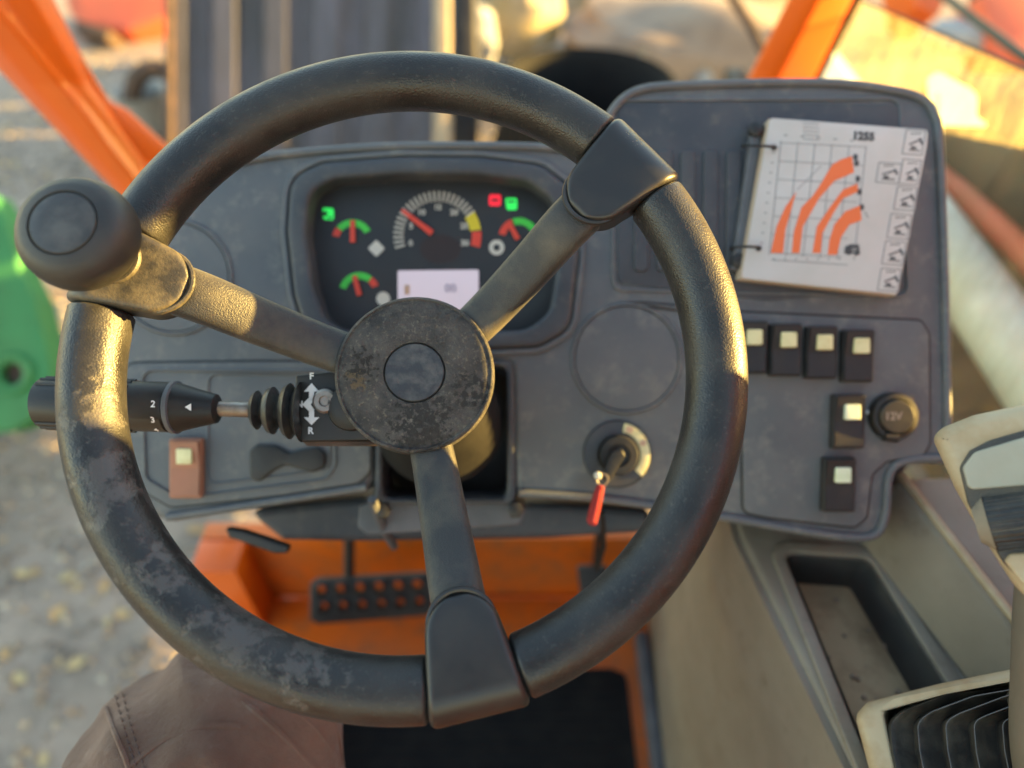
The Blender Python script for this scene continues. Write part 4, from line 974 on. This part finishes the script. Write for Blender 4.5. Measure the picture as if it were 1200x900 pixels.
def onstalk(name, s, xo, yo, size, ang=0):
    r = pxr(29.8); y = pxr(yo); th_ = math.asin(max(-1, min(1, y / r)))
    Z = (-az * 1.0) if az.dot(FW) > 0 else az
    N_ = Z * math.cos(th_) + UP * math.sin(th_); Yv = UP * math.cos(th_) - Z * math.sin(th_)
    O = A0 + ax * (LS * xo) + N_ * (r + .0002)
    return lettering(name, s, Frame(O, ax, Yv, N_), size, M['white'], st, bold=.0001)
onstalk('stalk_number', '2', 155, 4, .0058); onstalk('stalk_number', '3', 153, -14, .0058); onstalk('stalk_number', '4', 151, -26, .0058)
O = A0 + ax * (LS * 195) + (-FW) * pxr(24.5)
bm = bmesh.new(); t3 = [(-.0022, 0), (.0018, .0024), (.0018, -.0024)]
bm.faces.new([bm.verts.new(O + ax * x + UP * (y + .001)) for x, y in t3]); from_bm('pointer_mark', bm, M['white'], st, smooth=False)
# switch box with printed arrows
D2 = .468
bx_ = pslab('switch_box', [(346, 440), (400, 434), (470, 436), (470, 516), (356, 518), (347, 514)], D2, -.022, .012, M['black'], st, r=3, bev=.0015)
pslab('box_skirt', [(354, 517), (470, 517), (470, 523), (360, 523)], D2, -.02, .008, M['rust'], st, bev=.0005)
def bxp(name, px, m=M['white'], h=.0126): return pslab(name, px, D2, .0115, h, m, bx_, bev=0)
bxp('arrow_print', [(365, 449), (374, 459), (368, 459), (368, 469), (362, 469), (362, 459), (356, 459)])
bxp('arrow_print', [(365, 498), (374, 489), (368, 489), (368, 479), (362, 479), (362, 489), (356, 489)])
bxp('arrow_print', [(354, 474), (362, 466), (368, 469), (364, 474), (368, 480), (362, 482)])
for s, x, y in (('F', 365, 441), ('N', 351, 474), ('R', 364, 505)):
    (lx, ly), = loc([(x, y)], D2 - .0126); lettering('gear_letter', s, Frame(facing(D2)(lx, ly, .0126), RT, UP, -FW), .0058, M['white'], bx_, bold=.0002)
(lx, ly), = loc([(381, 470)], D2 - .014)
lathe('detent_screw', sub(facing(D2), lx, ly, .012), [(.0078, 0), (.0078, .003), (.0064, .0045), (.0035, .0045), (.003, .003), (0, .003)], M['steel'], bx_, 28)
lathe('box_boss', sub(facing(D2), lx + .016, ly - .004, .010), [(.016, 0), (.014, .006), (.008, .009), (0, .009)], M['black'], bx_, 28)

# ================================================================== JOYSTICK AND ITS POD
pod = root('armrest_pod', 'pale beige armrest pod around the ribbed black gaiter', 'armrest', P(1150, 880, .42))
DP_ = .40
FPd = rayframe(1180, 900, .42)
po = roundpoly([(1000, 838), (1014, 822), (1100, 800), (1190, 782), (1330, 762), (1420, 1010), (1060, 1060), (1040, 990)], [16, 14, 30, 30, 40, 30, 30, 20], 6)
pi_ = roundpoly([(1034, 832), (1052, 822), (1130, 806), (1180, 799), (1330, 782), (1380, 980), (1085, 1020), (1062, 960)], [14, 14, 30, 30, 40, 30, 30, 20], 6)
slab('pod_shell', FPd, pin(FPd, po), -.05, 0, M['beige_lt'], pod, .007, holes=[pin(FPd, pi_)], hbev=.002)
slab('pod_skirt', FPd, inset(pin(FPd, po)[::-1] if area(pin(FPd, po)) < 0 else pin(FPd, po), .003), -.13, -.048, M['beige'], pod, .002)
# ribbed gaiter: nested rounded rings that climb to the lever
def ring_curve(k):
    s = k
    L_ = 1040 + 33 * s; T_ = 816 + 2.0 * s
    pts = [(L_ + 30, 1010 - 16 * s), (L_ + 10, 930), (L_, 880), (L_ - 3, 846), (L_ + 14, T_ + 16), (L_ + 62, T_ - 2), (1210, T_ - 14), (1330 - 26 * s, T_ - 22), (1420 - 34 * s, 960), (1300, 1040 - 20 * s)]
    return pin(FPd, roundpoly(pts, [30, 60, 60, 22, 26, 60, 60, 40, 40, 40], 7))
bm = bmesh.new(); rings = []
NRG = 6
for k in range(NRG):
    for (ds, dz) in ((0.0, -.001), (.06, .0030), (.12, .0052), (.20, .0062), (.29, .0056), (.40, .0040), (.58, .0022), (.78, .0006), (.93, -.0008)):
        rings.append([bm.verts.new(FPd(x, y, -.007 + k * .0022 + dz * 1.35)) for x, y in ring_curve(k + ds)])
n_ = min(len(r) for r in rings)
for A, B in zip(rings, rings[1:]):
    for i in range(n_): bm.faces.new((A[i - 1], A[i], B[i], B[i - 1]))
bm.faces.new(rings[-1])
gt = from_bm('gaiter', bm, M['bellows'], pod)
for k in range(1, NRG - 1): tube('gaiter_glint', [FPd(x, y, -.007 + k * .0022 + .0082) for x, y in ring_curve(k + .17)], (.0003), M['rubbergrey'], gt, 6, closed=True, ref=FPd.Z)  # thin grey beads put in as glints along the folds
js = root('joystick', 'beige joystick lever with grey pad and black thumb roller', 'joystick', P(1240, 880, .38))
# lever shaft
sh = [P(1262, 1010, .42), P(1252, 930, .405), P(1245, 870, .395), P(1247, 800, .385), P(1252, 730, .37), P(1262, 650, .36)]
tube('lever_shaft', catmull(sh, 6), [.050 - .0 * i if i == 0 else (.0385 if i < 6 else .0) or 0 for i in range(1)] + [max(.0262, .052 - .0029 * i) for i in range(1, 31)], M['shaft'], js, 28, ref=-FW, sect=superell(1, .62, 2.4))
DJ = .35
FJ = rayframe(1190, 590, .35)
hd_ = roundpoly([(1091, 512), (1102, 500), (1140, 485), (1190, 474), (1260, 462), (1330, 470), (1345, 640), (1300, 730), (1200, 700), (1186, 684), (1150, 628), (1118, 572)], [34, 34, 30, 30, 40, 40, 40, 30, 30, 30, 30, 30], 6)
slab('grip_head', FJ, pin(FJ, hd_), -.045, 0, M['beige_lt'], js, .007)
fi = roundpoly([(1124, 548), (1136, 528), (1160, 516), (1215, 500), (1320, 490), (1330, 640), (1290, 715), (1206, 690), (1176, 660), (1150, 618), (1134, 590)], [10, 12, 20, 30, 30, 30, 30, 14, 20, 20, 14], 6)
slab('head_face', FJ, pin(FJ, fi), -.001, .0015, M['spoke'], js, .0012)
sf = roundpoly([(1128, 548), (1142, 530), (1216, 508), (1318, 494), (1322, 560), (1140, 574), (1134, 570)], [8, 14, 20, 10, 10, 10, 6], 6)
slab('grey_pad', FJ, pin(FJ, sf), .001, .0032, M['pod'], js, .0012)
rl = [FJ(*pin(FJ, [(1158, 614)])[0], .000), FJ(*pin(FJ, [(1330, 592)])[0], .000)]
tube('thumb_roller', rl, .0125, M['bellows'], js, 40)
d_ = (rl[1] - rl[0]).normalized(); e1_ = d_.cross(FW).normalized(); e2_ = d_.cross(e1_)
for i in range(26):
    a = 2 * math.pi * i / 26; o_ = (e1_ * math.cos(a) + e2_ * math.sin(a)) * .0125
    tube('roller_rib', [rl[0] + o_ + d_ * .0012, rl[1] + o_], .0008, M['bellows'], js, 6)
tube('roller_cheek', [rl[0] - d_ * .005, rl[0] + d_ * .0005], [.0085, .0135], M['beige'], js, 32)
bt_ = roundpoly([(1176, 656), (1184, 648), (1290, 640), (1290, 700), (1214, 694), (1196, 682)], [6, 8, 8, 8, 14, 14], 5)
slab('lower_button', FJ, pin(FJ, bt_), .001, .0045, M['beige_lt'], js, .0016)

# ================================================================== DRIVER'S KNEE
pe = root('person', 'seated driver in dusty brown work trousers, left knee below the wheel', 'person', P(240, 860, .56))
kn = [P(248, 1500, .55), P(250, 1250, .53), P(250, 1075, .515), P(250, 965, .51), P(254, 893, .535), P(262, 862, .60), P(268, 852, .70), P(275, 850, .83), P(280, 848, .95)]
kr = [.090, .094, .0965, .0965, .091, .082, .074, .068, .062]
path = catmull(kn, 12); m_ = len(path); rr_ = []
for i in range(m_):
    s = i / (m_ - 1) * (len(kr) - 1); j = min(len(kr) - 2, int(s)); f_ = s - j; rr_.append(kr[j] * (1 - f_) + kr[j + 1] * f_)
bm = bmesh.new(); tube_bm(bm, path, rr_, 72, sect=superell(1.0, .92, 2.15, 72), ref=-FW + UP * .6)
from mathutils import noise as NZ
bm.normal_update()
for v in bm.verts:
    p = v.co
    f1 = NZ.noise(p * 9); f2 = NZ.noise(V((p.x * 22 + p.y * 14, p.y * 9 - p.x * 9, p.z * 12)))
    v.co = p + v.normal * (f1 * .013 + (1 - abs(f2)) ** 4 * .013 - .005)
tr = from_bm('trouser_leg', bm, M['trousers'], pe)
tr.modifiers.new('s', 'SUBSURF').levels = 1; tr.modifiers['s'].render_levels = 1
from mathutils.bvhtree import BVHTree
bm = bmesh.new(); bm.from_mesh(tr.data); bm.transform(Matrix.Translation(origin(tr))); bv = BVHTree.FromBMesh(bm)
def onleg(px, py, off):
    r = (P(px, py, 1) - CAM).normalized(); h = bv.ray_cast(CAM, r)
    return h[0] + h[1] * off if h[0] is not None else None
def seam(pts, rr, off, m, name):
    ps = [onleg(x, y, off) for x, y in pts]; ps = [p for p in ps if p is not None]
    if len(ps) > 2: tube(name, catmull(ps, 4), rr, m, tr, 6)
seam([(121, 806), (124, 830), (134, 858), (143, 880), (150, 898), (156, 930)], .0016, .0002, M['trousers'], 'seam')
seam([(196, 772), (240, 792), (290, 826), (335, 866), (372, 905)], .0022, -.0008, M['trousers'], 'seam')
seam([(150, 900), (190, 868), (238, 850), (282, 852)], .003, -.0018, M['trousers'], 'crease')
seam([(300, 800), (340, 826), (376, 860), (398, 896)], .003, -.0018, M['trousers'], 'crease')
seam([(388, 840), (397, 862), (402, 900)], .0018, -.0005, M['trousers'], 'seam')
for dx in (9, 17):
    for k in range(15):
        t = k / 14; x = 123 + dx + 34 * t ** 1.25; y = 802 + 120 * t - dx * .4
        seam([(x, y), (x + 1.2, y + 2.2), (x + 2.3, y + 4.4)], .0005, .0004, M['stitch'], 'stitch')
bm.free()
bo = P(280, 848, .95)
bm = bmesh.new(); tube_bm(bm, catmull([V((-.33, bo.y - .06, FLZ + .05)), V((-.34, bo.y, FLZ + .055)), V((-.345, bo.y + .08, FLZ + .045)), V((-.35, bo.y + .13, FLZ + .04))], 5), [.045] * 10 + [.046] * 4 + [.03, .02], 20)
from_bm('boot', bm, M['boot'], pe)
